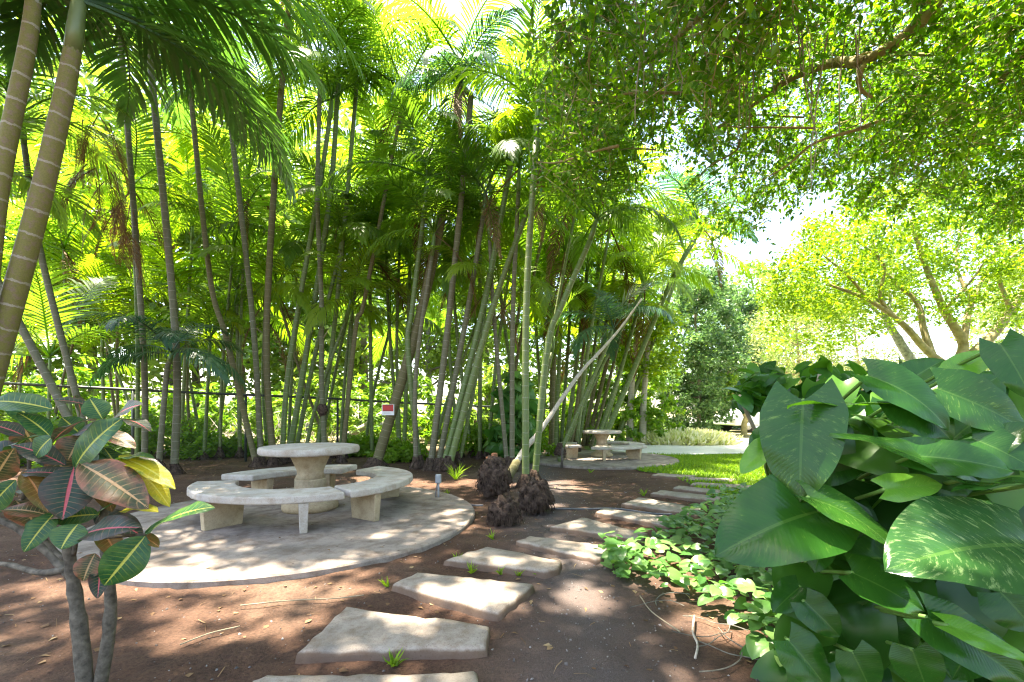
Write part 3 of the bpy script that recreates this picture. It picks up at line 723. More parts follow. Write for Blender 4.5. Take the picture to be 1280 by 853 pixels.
palm([(752, 556), (795, 455), (840, 350), (868, 300)], 12.8, 8, 'dark green cane leaning far right over the distant table', 'trunk_green', 9, 2.2, 'frond_dark', .5, kinds=('mid', 'arch', 'up'))
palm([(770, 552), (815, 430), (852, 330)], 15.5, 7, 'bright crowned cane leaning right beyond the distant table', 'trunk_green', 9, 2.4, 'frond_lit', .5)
# low young palms that fill the middle band
YP = [(60, 560, 62, 470, 8.2, 'small young palm low at the left, behind the shrub'), (130, 560, 128, 440, 10.5, 'young palm below the brown dry fronds'), (255, 575, 262, 440, 11.0, 'young palm in the gap left of the bent trunk'),
      (300, 572, 296, 380, 11.4, 'young palm seen above the back bench'), (430, 575, 440, 400, 11.3, 'young palm with a fan of fronds above the table edge'), (465, 575, 462, 330, 11.8, 'young palm left of the stout brown trunk'),
      (505, 572, 512, 350, 11.8, 'young palm behind the red and white sign clump'), (600, 575, 600, 330, 11.2, 'young palm behind the fanning canes'), (660, 570, 690, 440, 11.0, 'young palm behind the root mound'),
      (90, 560, 80, 330, 10.5, 'young palm beside the dark leaning trunk'), (225, 570, 240, 300, 11.5, 'young palm at mid height between the two tallest left trunks'), (700, 566, 760, 430, 10.2, 'low palm arching over the distant table, dark fronds')]
YP2 = [(60, 570, 100, 400), (150, 570, 150, 350), (240, 570, 236, 400), (275, 570, 290, 330), (335, 570, 330, 410), (360, 570, 380, 340), (425, 570, 450, 320), (455, 570, 485, 420), (500, 570, 500, 300), (575, 570, 560, 360), (630, 570, 650, 380), (690, 566, 705, 330), (720, 562, 760, 300), (20, 570, 40, 380), (150, 566, 120, 250), (255, 570, 200, 230), (300, 570, 310, 240), (398, 572, 470, 260), (500, 570, 480, 230), (590, 570, 560, 260), (610, 570, 640, 320), (30, 570, 20, 260), (655, 570, 610, 210), (670, 566, 720, 260), (705, 562, 800, 370),
       (270, 570, 330, 170), (415, 570, 350, 380), (540, 570, 590, 420), (190, 570, 110, 360), (625, 570, 700, 200)]
for i, (x0, y0, x1, y1) in enumerate(YP2):
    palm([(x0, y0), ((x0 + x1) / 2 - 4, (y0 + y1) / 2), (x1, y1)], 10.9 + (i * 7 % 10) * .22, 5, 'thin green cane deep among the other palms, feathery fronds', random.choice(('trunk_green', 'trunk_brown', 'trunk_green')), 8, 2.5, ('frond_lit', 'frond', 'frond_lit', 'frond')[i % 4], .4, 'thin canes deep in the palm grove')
for i, (x0, y0, x1, y1, Y, lb) in enumerate(YP):
    palm([(x0, y0), ((x0 + x1) / 2, (y0 + y1) / 2), (x1, y1)], Y, 6, lb, 'trunk_green', 8, 1.9 if i != 11 else 1.5, ('frond', 'frond_lit', 'frond')[i % 3] if i != 11 else 'frond_dark', .4, 'young palms between the taller trunks')

# leaning dead trunk and root balls
def lump(name, c, r, label, mat, n=3, parent=None):
    """an uneven matted lump, denser at the ground, with loose root strands"""
    import bmesh
    bm = bmesh.new(); bmesh.ops.create_icosphere(bm, subdivisions=4, radius=1)
    for v in bm.verts:
        p = v.co.copy()
        k = 1 + .22 * math.sin(p.x * 5 + c[0] * 9) * math.cos(p.y * 4 + p.z * 5) + .10 * math.sin(p.z * 11 + p.x * 9) + .07 * math.sin(p.y * 23 + p.z * 3) + random.uniform(-.025, .025)
        v.co = Vector((p.x * r[0] * k, p.y * r[1] * k, max(-r[2] * .75, p.z * r[2] * k)))
    for f in bm.faces: f.smooth = True
    me = bpy.data.meshes.new(name); bm.to_mesh(me); bm.free()
    o = link(name, me, M[mat], parent, c)
    mb = MB()
    for _ in range(380):
        a = random.uniform(0, 6.28); e = random.uniform(-.3, 1.4)
        d = Vector((math.cos(a) * math.cos(e) * r[0], math.sin(a) * math.cos(e) * r[1], math.sin(e) * r[2]))
        p0 = d * .98; p1 = d * 1.08 + Vector((random.uniform(-.03, .03), random.uniform(-.03, .03), -random.uniform(.02, .07)))
        p2 = p1 + Vector((d.x * .1, d.y * .1, -random.uniform(.03, .10))); p2.z = max(p2.z, -c[2] + .0)
        mb.tube([p0, p1, p2], [.006, .0045, .0025], 3, False)
    rs = mb.build('roots', M['rootball'], o); rs['kind'] = 'stuff'
    return tag(o, label, 'root ball', 'matted palm root balls')
lump('root_ball', (gp(617, 627).x, gp(617, 627).y + .18, .27), (.21, .19, .30), 'torn open root ball with reddish wood, at the foot of the dead leaning trunk', 'rootball')
lump('root_ball', (gp(630, 658).x, gp(630, 658).y + .10, .12), (.155, .14, .17), 'lowest root ball, in front of the other two', 'rootball')
lump('root_ball', (gp(671, 644).x, gp(671, 644).y + .14, .17), (.175, .16, .21), 'rounded root ball under the tall straight palm', 'rootball')
c0 = gp(614, 610); t = empty('broken_stump', c0 + Vector((0, .05, .0)), 'broken reddish piece of root wood on the torn root ball', 'stump')
mb = MB(); mb.box((0, 0, .40), (.16, .10, .16), .4, .8); mb.box((.05, -.02, .48), (.09, .07, .12), 1.0, 1.2); o = mb.build('stump_wood', M['rootred'], t, bevel=.015)
W = curve_pts([gp(634, 600, .15), pt(653, 566, 7.6), pt(678, 535, 7.9), pt(706, 493, 8.2), pt(729, 462, 8.5), pt(757, 432, 8.8), pt(778, 407, 9.1), pt(802, 374, 9.4)], 6)
t = empty('fallen_palm', W[0], 'bleached dead palm trunk leaning right, its foot at the torn root ball', 'dead trunk')
MB().tube([p - W[0] for p in W], [.052 - .034 * i / len(W) + .003 * math.sin(i * 2.3) for i in range(len(W))], 10, True, .04).build('trunk', M['trunk_dead'], t, True)
mb = MB(); d = (W[1] - W[0]).normalized(); mb.tube([d * .06, d * .50], [.072, .067], 10, True, .06); mb.build('bark_sleeve', M['trunk_brown'], t, True)

# ------------------------------------------------------------------ fence, sign, outlet post, stake, pipes
FA, FB = Vector((-9.9, 8.3, 0)), Vector((1.6, 15.6, 0))
def fpt(t): return FA.lerp(FB, t)
def ftop(t):
    p = fpt(t); px = CX + F * p.x / p.y
    return H + (HY - np.interp(px, [-60, 0, 230, 400, 500, 600, 700], [476, 479, 490.5, 497.5, 503.5, 508, 511])) / F * p.y
fence = empty('chain_link_fence', FA, 'dark chain link fence with a top rail running behind the palms', 'fence')
ts = [k / 36 for k in range(37)]
MB().tube([fpt(q) + Vector((0, 0, ftop(q))) - FA for q in ts], .028, 8).build('top_rail', M['steel'], fence, True)
for q in (.02, .17, .32, .47, .62, .77, .92):
    p = fpt(q) - FA; MB().tube([p + Vector((0, 0, -.05)), p + Vector((0, 0, ftop(q) - .02))], .03, 8).build('post', M['steel'], fence, True)
V = []; Q = []
Lf = (FB - FA).length; dirf = (FB - FA).normalized(); st = .075; k = int(Lf / st)
for j in range(-22, k):
    for sg in (1, -1):
        a0 = j * st; zz = 1.22
        a = a0 if sg > 0 else a0 + zz; bq = a0 + zz if sg > 0 else a0
        if a < 0 or bq < 0 or a > Lf or bq > Lf: continue
        p = dirf * a + Vector((0, 0, .04)); q = dirf * bq + Vector((0, 0, .04 + zz)); b0 = len(V); wv = .0016
        for pp in (p, q): V += [pp + Vector((-wv, 0, 0)), pp + Vector((wv, 0, 0)), pp + Vector((0, wv * 1.5, wv))]
        for e in range(3): Q.append((b0 + e, b0 + (e + 1) % 3, b0 + 3 + (e + 1) % 3, b0 + 3 + e))
link('wire_mesh', arr_mesh('wire_mesh', [tuple(v) for v in V], Q), M['steel'], fence)

# find the fence parameter at the sign's column
tq = min(np.linspace(0, 1, 600), key=lambda q: abs(CX + F * fpt(q).x / fpt(q).y - 485)); ps = fpt(tq)
M['sign_white'] = simple('sign_white', (.62, .62, .60), .5, .4, .05, 30); M['sign_red'] = simple('sign_red', (.42, .022, .018), .45, .4, .12, 40); M['sign_dark'] = simple('sign_print', (.07, .03, .03), .5, .4, .1, 30)
ps = pt(485, 512.5, 9.28); sc = ps.y / F
sg = empty('notice_sign', Vector((ps.x, ps.y, 0)), 'small red and white notice fixed to the stout brown trunk', 'sign')
ang = math.atan2(dirf.y, dirf.x) * .35
def sb(name, cx, cz, wd, hh, mat, y=0, th=.006):
    MB().box((cx, y, cz), (wd, th, hh), 0).build(name, M[mat], sg, bevel=.002)
zc = H + (HY - 512.5) * sc
sb('backing_plate', 0, zc, 15.5 * sc, 13.5 * sc, 'sign_white')
sb('red_panel', 0, zc + 2.3 * sc, 13.6 * sc, 8.2 * sc, 'sign_red', -.006)
for (z_, w_) in ((5.6, 9.5), (-.6, 10.5)): sb('print_band', 0, zc + z_ * sc, w_ * sc, .55 * sc, 'sign_dark', -.0105, .003)
sb('print_band', -1 * sc, zc - 4.0 * sc, 8.5 * sc, .6 * sc, 'grey_pvc', -.0055, .005)

g = gp(548, 626); t = empty('outlet_post', g, 'grey outdoor electrical box on a short post beside the round slab', 'outlet box')
MB().tube([(0, 0, -.02), (0, 0, .24)], .014, 8).build('conduit', M['grey_pvc'], t, True)
MB().box((0, 0, .295), (.075, .06, .12)).build('box', M['grey_pvc'], t, bevel=.008)
MB().box((0, -.034, .295), (.06, .008, .10)).build('cover', M['grey_pvc'], t, bevel=.004)
MB().tube([(-.012, -.02, .24), (-.03, -.03, .12), (-.03, -.02, 0)], .007, 6).build('cable', M['blackpipe'], t, True)
def pipe(pts, r, label, mat='blackpipe'):
    W = curve_pts([gp(x, y, .02) for x, y in pts], 5); b0 = W[0].copy()
    t = MB().tube([p - b0 for p in W], r, 7).build('irrigation_pipe', M[mat], None, True, b0); tag(t, label, 'pipe', 'irrigation pipes on the soil')
pipe([(551, 624), (560, 629), (580, 631), (594, 632), (604, 632)], .012, 'dark pipe on the soil from the outlet box towards the root balls')
pipe([(690, 636), (730, 636.5), (770, 636), (815, 642), (840, 643)], .012, 'dark pipe crossing between the stepping stones right of the root balls')
g = gp(702, 585); t = empty('wooden_stake', g, 'short dark wooden stake at the rim of the further slab', 'stake')
MB().tube([(0, 0, -.05), (.01, 0, .22), (.02, .0, .42)], [.028, .026, .022], 7, True, .1).build('stake_wood', M['wood_stake'], t, True)
g = gp(594, 566); MBo = MB().tube([(0, 0, 0), (.01, 0, .9)], .05, 7, True, .1).build('fence_stake', M['rootred'], None, True, g); tag(MBo, 'rusty brown upright post behind the fanning canes', 'post')

# ------------------------------------------------------------------ trees
def crown_mesh(name, clumps, T, per, size, crad, zflat=.7, upb=.5, filt=False, jit=.35, keep=None):
    clumps = np.asarray(clumps, float); n = len(clumps)
    if np.isscalar(crad): crad = np.full(n, crad)
    P = np.repeat(clumps, per, 0); R_ = np.repeat(np.asarray(crad), per)
    d = rdir(len(P)); rr = rng.random(len(P)) ** .45
    off = d * (rr * R_)[:, None]; off[:, 2] *= zflat
    P = P + off
    if keep is not None: P = P[keep(P)]
    if filt: P = P[~sunlit_mask(P)]
    n = len(P)
    fwd = rdir(n, -.25, .6); up = nrm(rdir(n) * .8 + np.array([0, 0, upb]))
    return scatter(name, T, P, fwd, up, size * rng.uniform(1 - jit, 1 + jit, n))
def limb(mb, pts, r0, r1, n=7, wob=.04):
    W = curve_pts(pts, 5); mb.tube(W, [r0 + (r1 - r0) * i / (len(W) - 1) for i in range(len(W))], n, True, wob); return W

# background wood: three prototypes copied with their parts
def proto_tree(hh, wd, seed, leafm, barkm, low=.18, per=70, nclump=170, size=.26):
    r = random.Random(seed); mb = MB(); cl = []
    top = Vector((r.uniform(-.5, .5), r.uniform(-.4, .4), hh * .8))
    tr = limb(mb, [(0, 0, -.1), (r.uniform(-.2, .2), r.uniform(-.2, .2), hh * .3), top], .15, .04, 9)
    for k in range(14):
        b0 = tr[int(len(tr) * r.uniform(.3, .95))]; a = r.uniform(0, 6.28); l = wd * r.uniform(.5, 1.0)
        e = b0 + Vector((math.cos(a) * l, math.sin(a) * l, l * r.uniform(.1, .8)))
        W_ = limb(mb, [b0, b0.lerp(e, .5) + Vector((0, 0, -.1)), e], .05, .012, 5)
        cl += [tuple(W_[-1]), tuple(W_[len(W_) // 2])]
    while len(cl) < nclump:
        z = r.uniform(low, 1); f = math.sin(math.pi * (.12 + .83 * (z - low) / (1 - low))) ** .6
        a = r.uniform(0, 6.28); q = r.random() ** .4 * wd * f
        cl.append((math.cos(a) * q, math.sin(a) * q, z * hh))
    return mb, crown_mesh('crown', cl, T_LEAF, per, size, wd * .24)
PT = {}
def bg_tree(kind, px, Y, hh, label, sx=1.0, group='trees beyond the fence', name='leafy_tree', z=0, cat='tree'):
    if kind not in PT:
        sd, h0, w0, lm, bm_, low = {'a': (3, 10, 2.9, 'wood_a', 'bark', .10), 'b': (5, 10, 2.5, 'wood_b', 'bark', .06), 'c': (9, 10, 3.2, 'wood_a', 'bark_grey', .22), 'd': (13, 10, 2.6, 'dense', 'bark', .03), 'p': (21, 10, 3.6, 'paletree', 'bark_gold', .35)}[kind]
        mb, cm = proto_tree(h0, w0, sd, lm, bm_, low, per=38 if kind != 'd' else 100, nclump=180, size=.24 if kind != 'p' else .2)
        t = empty(name, (0, 0, 0), label, cat, group); mb.build('trunk', M[bm_], t, True); link('crown', cm, M[lm], t); PT[kind] = t
    else:
        t = dup(PT[kind]); t.name = name; tag(t, label, cat, group)
    t.location = ((px - CX) / F * Y, Y, z); s = hh / 10
    t.scale = (s * sx, s * sx, s); t.rotation_euler = (0, 0, random.uniform(0, 6.28)); return t
BT = [('a', -190, 25.0, 20.0, 1.1, 'leafy tree beyond the fence behind the leftmost ringed trunk'), ('b', 20, 26.8, 20.8, 1.1, 'dark leafy tree seen between the two thick ringed trunks'), ('a', 118, 28.0, 21.0, 1.0, 'bright tree behind the brown dry fronds'),
      ('c', 205, 28.0, 23.5, 1.0, 'tall open tree behind the straight grey trunk'), ('a', 300, 28.6, 20.5, 1.1, 'bright yellow green tree above the back bench'), ('b', 372, 27.0, 15.0, 1.1, 'dark tree far behind the table'),
      ('a', 455, 28.0, 20.4, 1.1, 'bright tree behind the slender dark cane'), ('c', 540, 26.0, 15.0, 1.0, 'open tree behind the clump right of the sign'), ('a', 610, 29.2, 16.5, 1.0, 'bright tree behind the torn root ball'),
      ('b', 690, 25.0, 13.0, 1.1, 'dark tree behind the thicket of canes'), ('a', 770, 25.0, 11.0, .9, 'yellow green tree right of the thicket'), ('c', 830, 33.0, 15.0, .9, 'tall tree far behind the leaning dark cane'),
      ('b', 940, 44.0, 15.0, 1.0, 'tree far off behind the dense blue green tree'), ('c', 250, 32.0, 20.0, 1.1, 'tallest tree far off at the upper left'), ('a', 420, 34.0, 20.0, 1.1, 'tall tree far off above the fence sign')]
BT += [('a', 985, 36, 12, 1.0, 'tree filling the gap left of the spreading tree, far off'), ('b', 1265, 33, 11, 1.1, 'far tree at the right edge behind the golden limbs')]
for (k, px, Y, hh, sx, lb) in BT: bg_tree(k, px, Y, hh, lb, sx)
bg_tree('d', 872, 21, 7.6, 'dense rounded blue green tree behind the pale flowering mound', 1.0, None, 'dense_tree')
bg_tree('d', 912, 27, 8.5, 'second dense tree, partly behind the first, near the parked car', .9, None, 'dense_tree')
bg_tree('p', 1000, 22, 7.2, 'pale thin leaved tree left of the big spreading tree', 1.0, None, 'pale_tree')
bg_tree('p', 1075, 26, 8.0, 'pale tree further back beside the low building', 1.1, None, 'pale_tree')
bg_tree('p', 1330, 24, 9.5, 'pale tree at the far right edge behind the spreading tree', 1.2, None, 'pale_tree')

# undergrowth shrubs beyond the fence
def shrub(px, py, Y, wd, hh, label, mat='shrub', n=46, per=26, size=.13, T=T_LEAF, group='shrubs beside the fence'):
    p = pt(px, py, Y); p.z = 0
    t = empty('shrub', p, label, 'shrub', group); cl = []; mb = MB()
    for _ in range(n):
        a = random.uniform(0, 6.28); q = random.random() ** .5 * wd; z = hh * (1 - (q / wd) ** 2 * .6) * random.uniform(.15, 1)
        c = Vector((math.cos(a) * q, math.sin(a) * q, z)); cl.append(tuple(c))
        if _ % 4 == 0: mb.tube([(c.x * .15, c.y * .15, -.03), (c.x * .6, c.y * .6, z * .5), c], [.012, .009, .004], 4, False)
    link('foliage', crown_mesh('foliage', cl, T, per, size, .16, .9), M[mat], t); mb.build('stem', M['bark'], t)
SH = [(255, 0, 11.6, .9, .75, 'bright low shrub left of the back bench'), (215, 0, 11.8, .9, 1.5, 'taller bright shrub between the left trunks'), (300, 0, 12.2, .8, .55, 'low yellowish shrub left of the table, beyond the fence'), (150, 0, 11.2, .8, 1.0, 'shrub under the brown dry fronds'),
      (450, 0, 12.0, .6, .5, 'low shrub right of the table edge'), (500, 0, 11.0, .6, .5, 'low shrub at the foot of the sign clump'), (600, 0, 12.0, .8, .9, 'shrub behind the fanning canes'), (655, 0, 11.6, .8, 1.2, 'shrub behind the torn root ball and its canes'),
      (700, 0, 15.8, 1.2, 1.3, 'wide shrub behind the left end of the distant slab'), (60, 0, 10.6, 1.0, 1.2, 'shrub seen through the red and green leaved plant'), (110, 0, 9.6, .7, .8, 'shrub low behind the red and green leaved plant'), (-40, 0, 9.5, 1.0, 1.4, 'shrub at the left edge, beyond the thick trunks'),
      (380, 0, 16.5, 1.4, 1.6, 'dark shrub far behind the table'), (530, 0, 17, 1.4, 1.5, 'shrub beyond the fence right of the sign'), (800, 0, 16.8, .9, 1.6, 'yellow green shrub at the end of the thicket')]
for i, (px, py, Y, wd, hh, lb) in enumerate(SH): shrub(px, 560, Y, wd, hh, lb, 'wood_b' if i in (12,) else 'shrub', size=.15, n=60)
for i in range(17):
    px = -120 + i * 58 + random.uniform(-15, 15); Y = random.uniform(15.0, 20.5)
    shrub(px, 560, Y, random.uniform(1.1, 1.7), random.uniform(1.6, 3.4), 'sunlit leafy shrub in the clearing beyond the fence', ('shrub', 'wood_a', 'shrub', 'wood_b')[i % 4], 80, 30, .20, T_LEAF, 'sunlit shrubs in the clearing')
# big-leaved climber behind the root mound
shrub(640, 560, 10.4, .45, 2.2, 'broad leaved climber on the canes behind the root mound', 'ivy', 40, 6, .30, T_HEART, None)

# fallen pale log and dry branches beyond the fence
Wl = [pt(420, 556, 15.5), pt(455, 534, 15.8), pt(486, 515, 16), pt(520, 521, 16.2), pt(545, 527, 16.4)]
Wl = curve_pts([Vector((p.x, p.y, max(.12, p.z))) for p in Wl], 5)
t = MB().tube([p - Wl[0] for p in Wl], .11, 9, True, .06).build('fallen_log', M['trunk_dead'], None, True, Wl[0]); tag(t, 'pale fallen palm log beyond the fence below the sign', 'log')
mb = MB(); p0 = pt(280, 556, 14.5); p0.z = 0
for _ in range(60):
    a = Vector((random.uniform(-1.6, 1.6), random.uniform(-.6, .6), random.uniform(0, .3))); d = Vector((random.uniform(-.8, .8), random.uniform(-.3, .3), random.uniform(.1, .9)))
    mb.tube([a, a + d * .5 + Vector((.05, 0, .05)), a + d], [.018, .012, .005], 4, False)
t = mb.build('brush_pile', M['trunk_dead'], None, True, p0); tag(t, 'heap of dry pale branches beyond the fence left of the table', 'brush', kind='stuff')
# brown dead hanging frond cluster at left
for (px, py, Y, k, s, lb) in ((116, 150, 8.0, 7, 1.0, 'highest bunch of brown dead fronds beside the thick ringed trunk'), (126, 215, 8.2, 9, 1.1, 'middle bunch of brown dead fronds, left of the thin short cane'), (150, 262, 8.5, 9, 1.0, 'lowest bunch of brown dead fronds, hanging beside the grey trunk')):
    t = empty('dead_fronds', pt(px, py, Y), lb, 'dead fronds', 'hanging dead fronds')
    for j in range(k):
        o = link('frond', frond_of('dead', 'frond_dead'), None, t); o.rotation_euler = (random.uniform(-.25, .25), random.uniform(-.1, .4), j * 2.4); o.scale = (s * random.uniform(.4, .62), s * .45, s * random.uniform(.5, .8)); o.location = (random.uniform(-.22, .22), random.uniform(-.15, .15), random.uniform(-.25, .15))

# ---- overhead fig tree: trunk right of the frame, limbs over the lawn, wide crown
fig = empty('fig_tree', (8.2, 3.2, 0), 'large overhanging tree whose dark green canopy fills the upper right', 'tree')
O = fig.location.copy(); mb = MB()
tr = limb(mb, [O + Vector((0, 0, -.1)), O + Vector((-.1, .1, 2)), O + Vector((-.3, .4, 3.8))], .42, .3, 14, .06)
mb.v = [tuple(Vector(v) - O) for v in mb.v]; mb.build('trunk', M['bark_gold'], fig, True)
BR = [([tuple(tr[-1]), pt(1240, -60, 5.2), pt(1172, 2, 5.3), pt(1135, 42, 5.4), pt(1080, 78, 5.6)], .10, .042), ([pt(1082, 76, 5.6), pt(1074, 95, 5.6), pt(1076, 112, 5.65), pt(1090, 122, 5.7)], .034, .012),
      ([pt(1080, 78, 5.6), pt(1035, 80, 6.0), pt(985, 100, 6.4), pt(935, 135, 6.9), pt(890, 165, 7.4)], .055, .02), ([tuple(tr[-1]), pt(1330, 0, 5.5), pt(1265, 38, 6.5), pt(1228, 58, 7)], .09, .035),
      ([pt(1172, 2, 5.3), pt(1060, -30, 5.2), pt(930, -20, 5.4), pt(830, 60, 6.0), pt(795, 85, 6.3), pt(735, 112, 6.8)], .06, .02), ([pt(1265, 38, 6.5), pt(1210, 110, 7.6), pt(1160, 150, 8.5)], .05, .02),
      ([pt(1280, 60, 5.5), pt(1255, 95, 6), pt(1240, 105, 6.5)], .05, .02), ([pt(985, 100, 6.4), pt(960, 60, 6.4), pt(930, 20, 6.5)], .03, .012)]
LOW = lambda q: Vector((0, 0, H)).lerp(Vector(q), .87)
for (pp, a, b_) in BR:
    pp = [q if isinstance(q, tuple) else LOW(q) for q in pp]; a *= 1.1; b_ *= 1.15
    mb = MB(); limb(mb, pp, a, b_, 9, .05); mb.v = [tuple(Vector(v) - O) for v in mb.v]; mb.build('branch', M['bark_gold'], fig, True)
cl = []
def under(x, y):         # underside height of the canopy
    return 4.75 + .035 * (y - 5) ** 2 * (1 if y > 5 else .3) + .45 * math.sin(x * 1.3 + y * .8) + .3 * math.sin(x * 2.9 - y * 1.7)
r_ = random.Random(4)
far_edge = lambda x: np.interp(x, [-1, .8, 2.0, 3.2, 4.2, 5.4, 6.5, 8.2, 9.8, 12], [7.0, 7.7, 8.5, 7.6, 8.7, 7.9, 8.6, 8.9, 8.2, 8])
while len(cl) < 1900:
    x = r_.uniform(-.4, 11.5); y = r_.uniform(.6, 10.8)
    if y > far_edge(x): continue
    z = under(x, y) + (r_.random() ** 1.6) * 2.4
    if y > 6.8: z = min(z, under(x, y) + 2.0)
    px = CX + F * x / y; py = HY - F * (z - H) / y
    if px < 700 - 1.0 * max(0, py) * .1 and y > 2: continue
    if any((px - a) ** 2 + (py - b) ** 2 < q * q for a, b, q in ((890, 208, 22), (918, 240, 22), (1072, 208, 16), (868, 28, 14), (985, 285, 30), (1268, 120, 14), (830, 215, 10))): continue
    cl.append((x, y, z))
cl = np.array(cl) - np.array(O)
# leaves sit in pairs along drooping twigs; gaps that let the sun through are made on world positions
def fig_crown():
    C_ = np.repeat(cl + np.array(O), 8, 0); C_ = C_ + rdir(len(C_)) * (rng.random(len(C_)) ** .5 * .42)[:, None]
    n = len(C_); D = nrm(rdir(n, -.35, .5)); Ln = rng.uniform(.22, .45, n); K = 11
    t = (np.arange(K) + .6) / K
    P = C_[:, None, :] + D[:, None, :] * (Ln[:, None] * t[None])[..., None]; P[..., 2] -= (t ** 2 * .10)[None]
    sd = nrm(np.cross(D, rdir(n))); sg = np.where(np.arange(K) % 2 == 0, 1., -1.)
    FW = D[:, None, :] * .7 + sd[:, None, :] * sg[None, :, None] + rng.normal(size=(n, K, 3)) * .25; FW[..., 2] -= .2
    Pf = P.reshape(-1, 3); k = ~sunlit_mask(Pf, .03); Pf = Pf[k]; FWf = FW.reshape(-1, 3)[k]; m = len(Pf)
    leaves = scatter('crown', T_LEAF, Pf - np.array(O), FWf, nrm(rdir(m) * .55 + np.array([0, 0, .6])), .085 * rng.uniform(.6, 1.35, m))
    # the twigs themselves
    a = C_ - D * .12; b = C_ + D * Ln[:, None] * np.array([1, 1, 1]); b[:, 2] -= .09; mid = C_ + D * (Ln * .45)[:, None]; mid[:, 2] -= .015
    kk = ~sunlit_mask(mid, .05); a, b, mid = a[kk], b[kk], mid[kk]; q = len(a)
    off = np.array([(0, 0, 1), (.87, 0, -.5), (-.87, 0, -.5)])
    V = np.concatenate([(p[:, None, :] + off[None] * r) for p, r in ((a, .006), (mid, .004), (b, .0015))], 1).reshape(-1, 3) - np.array(O)
    f = []
    for l in range(2):
        for e in range(3): f.append((l * 3 + e, l * 3 + (e + 1) % 3, l * 3 + 3 + (e + 1) % 3, l * 3 + 3 + e))
    Fq = (np.array(f)[None] + (np.arange(q) * 9)[:, None, None]).reshape(-1, 4)
    return leaves, arr_mesh('twigs', V, Fq)
_l, _t = fig_crown(); link('crown', _l, M['canopy'], fig); o = link('twigs', _t, M['bark_gold'], fig); o['kind'] = 'stuff'
r_ = random.Random(77)
for k in range(22):          # slender secondary branches under the leaves
    x0, y0 = r_.uniform(760, 1270), r_.uniform(10, 190); Y = r_.uniform(4.6, 6.6); sx = r_.uniform(-150, -50); sy = r_.uniform(-10, 70)
    mb = MB(); limb(mb, [pt(x0, y0, Y), pt(x0 + sx * .4 + r_.uniform(-15, 15), y0 + sy * .3, Y * 1.03), pt(x0 + sx * .75, y0 + sy * .7 + r_.uniform(-15, 15), Y * 1.07), pt(x0 + sx, y0 + sy, Y * 1.1)], r_.uniform(.012, .024), .006, 6, .05)
    mb.v = [tuple(Vector(v) - O) for v in mb.v]; mb.build('branch', M['bark_gold'], fig, True)
mb = MB()
for _ in range(36):
    x = random.uniform(790, 1120); y0 = random.uniform(-60, 60); Y = random.uniform(3.9, 5.4); p = pt(x, y0, Y); l = random.uniform(.5, 1.5); sw = random.uniform(-.12, .12)
    mb.tube([p - O, p - O + Vector((sw * .5, .05, -l * .4)), p - O + Vector((sw * 1.2, .0, -l * .75)), p - O + Vector((sw, .03, -l))], [.007, .006, .005, .003], 4, False)
o = mb.build('aerial_root', M['bark'], fig); o['kind'] = 'stuff'
# ---- unseen tree, added left of the frame to shade the seats
sh = empty('added_shade_tree', (-13.5, 6.0, 0), 'unseen tall tree added left of the view, its high crown put there to shade the seats', 'tree')
O2 = sh.location.copy(); mb = MB()
tr = limb(mb, [O2 + Vector((0, 0, -.1)), O2 + Vector((.1, 0, 4)), O2 + Vector((.3, -.2, 8)), O2 + Vector((1.5, -.4, 10.8))], .26, .16, 12, .05)
for e in ((-7, 6, 11.8), (-4.5, 7, 11.8), (-2, 7, 12.2), (-5.5, 3, 11.8), (-9.5, 7, 11.4), (-2, 4, 11.8), (-8, 2, 11.6)):
    limb(mb, [tr[-1], tr[-1].lerp(Vector(e), .5) + Vector((0, 0, .6)), e], .10, .03, 7)
mb.v = [tuple(Vector(v) - O2) for v in mb.v]; mb.build('trunk', M['bark'], sh, True)
def shade_crown():
    cl = []
    r = random.Random(8)
    while len(cl) < 640:
        x = r.uniform(-10.5, .6); y = r.uniform(-.5, 7.7); z = 10.8 + r.random() * 2.2 + .25 * math.sin(x + y)
        cl.append((x, y, z))
    P = np.repeat(np.array(cl), 95, 0); P = P + rdir(len(P)) * (rng.random(len(P)) ** .4 * .62)[:, None] * np.array([1, 1, .8])
    P = P[~sunlit_mask(P, .06)] - np.array(O2); n = len(P)
    return scatter('crown', T_LEAF, P, rdir(n, -.2, .5), nrm(rdir(n) * .6 + np.array([0, 0, .8])), .17 * rng.uniform(.65, 1.3, n))
link('crown', shade_crown(), M['shade'], sh)

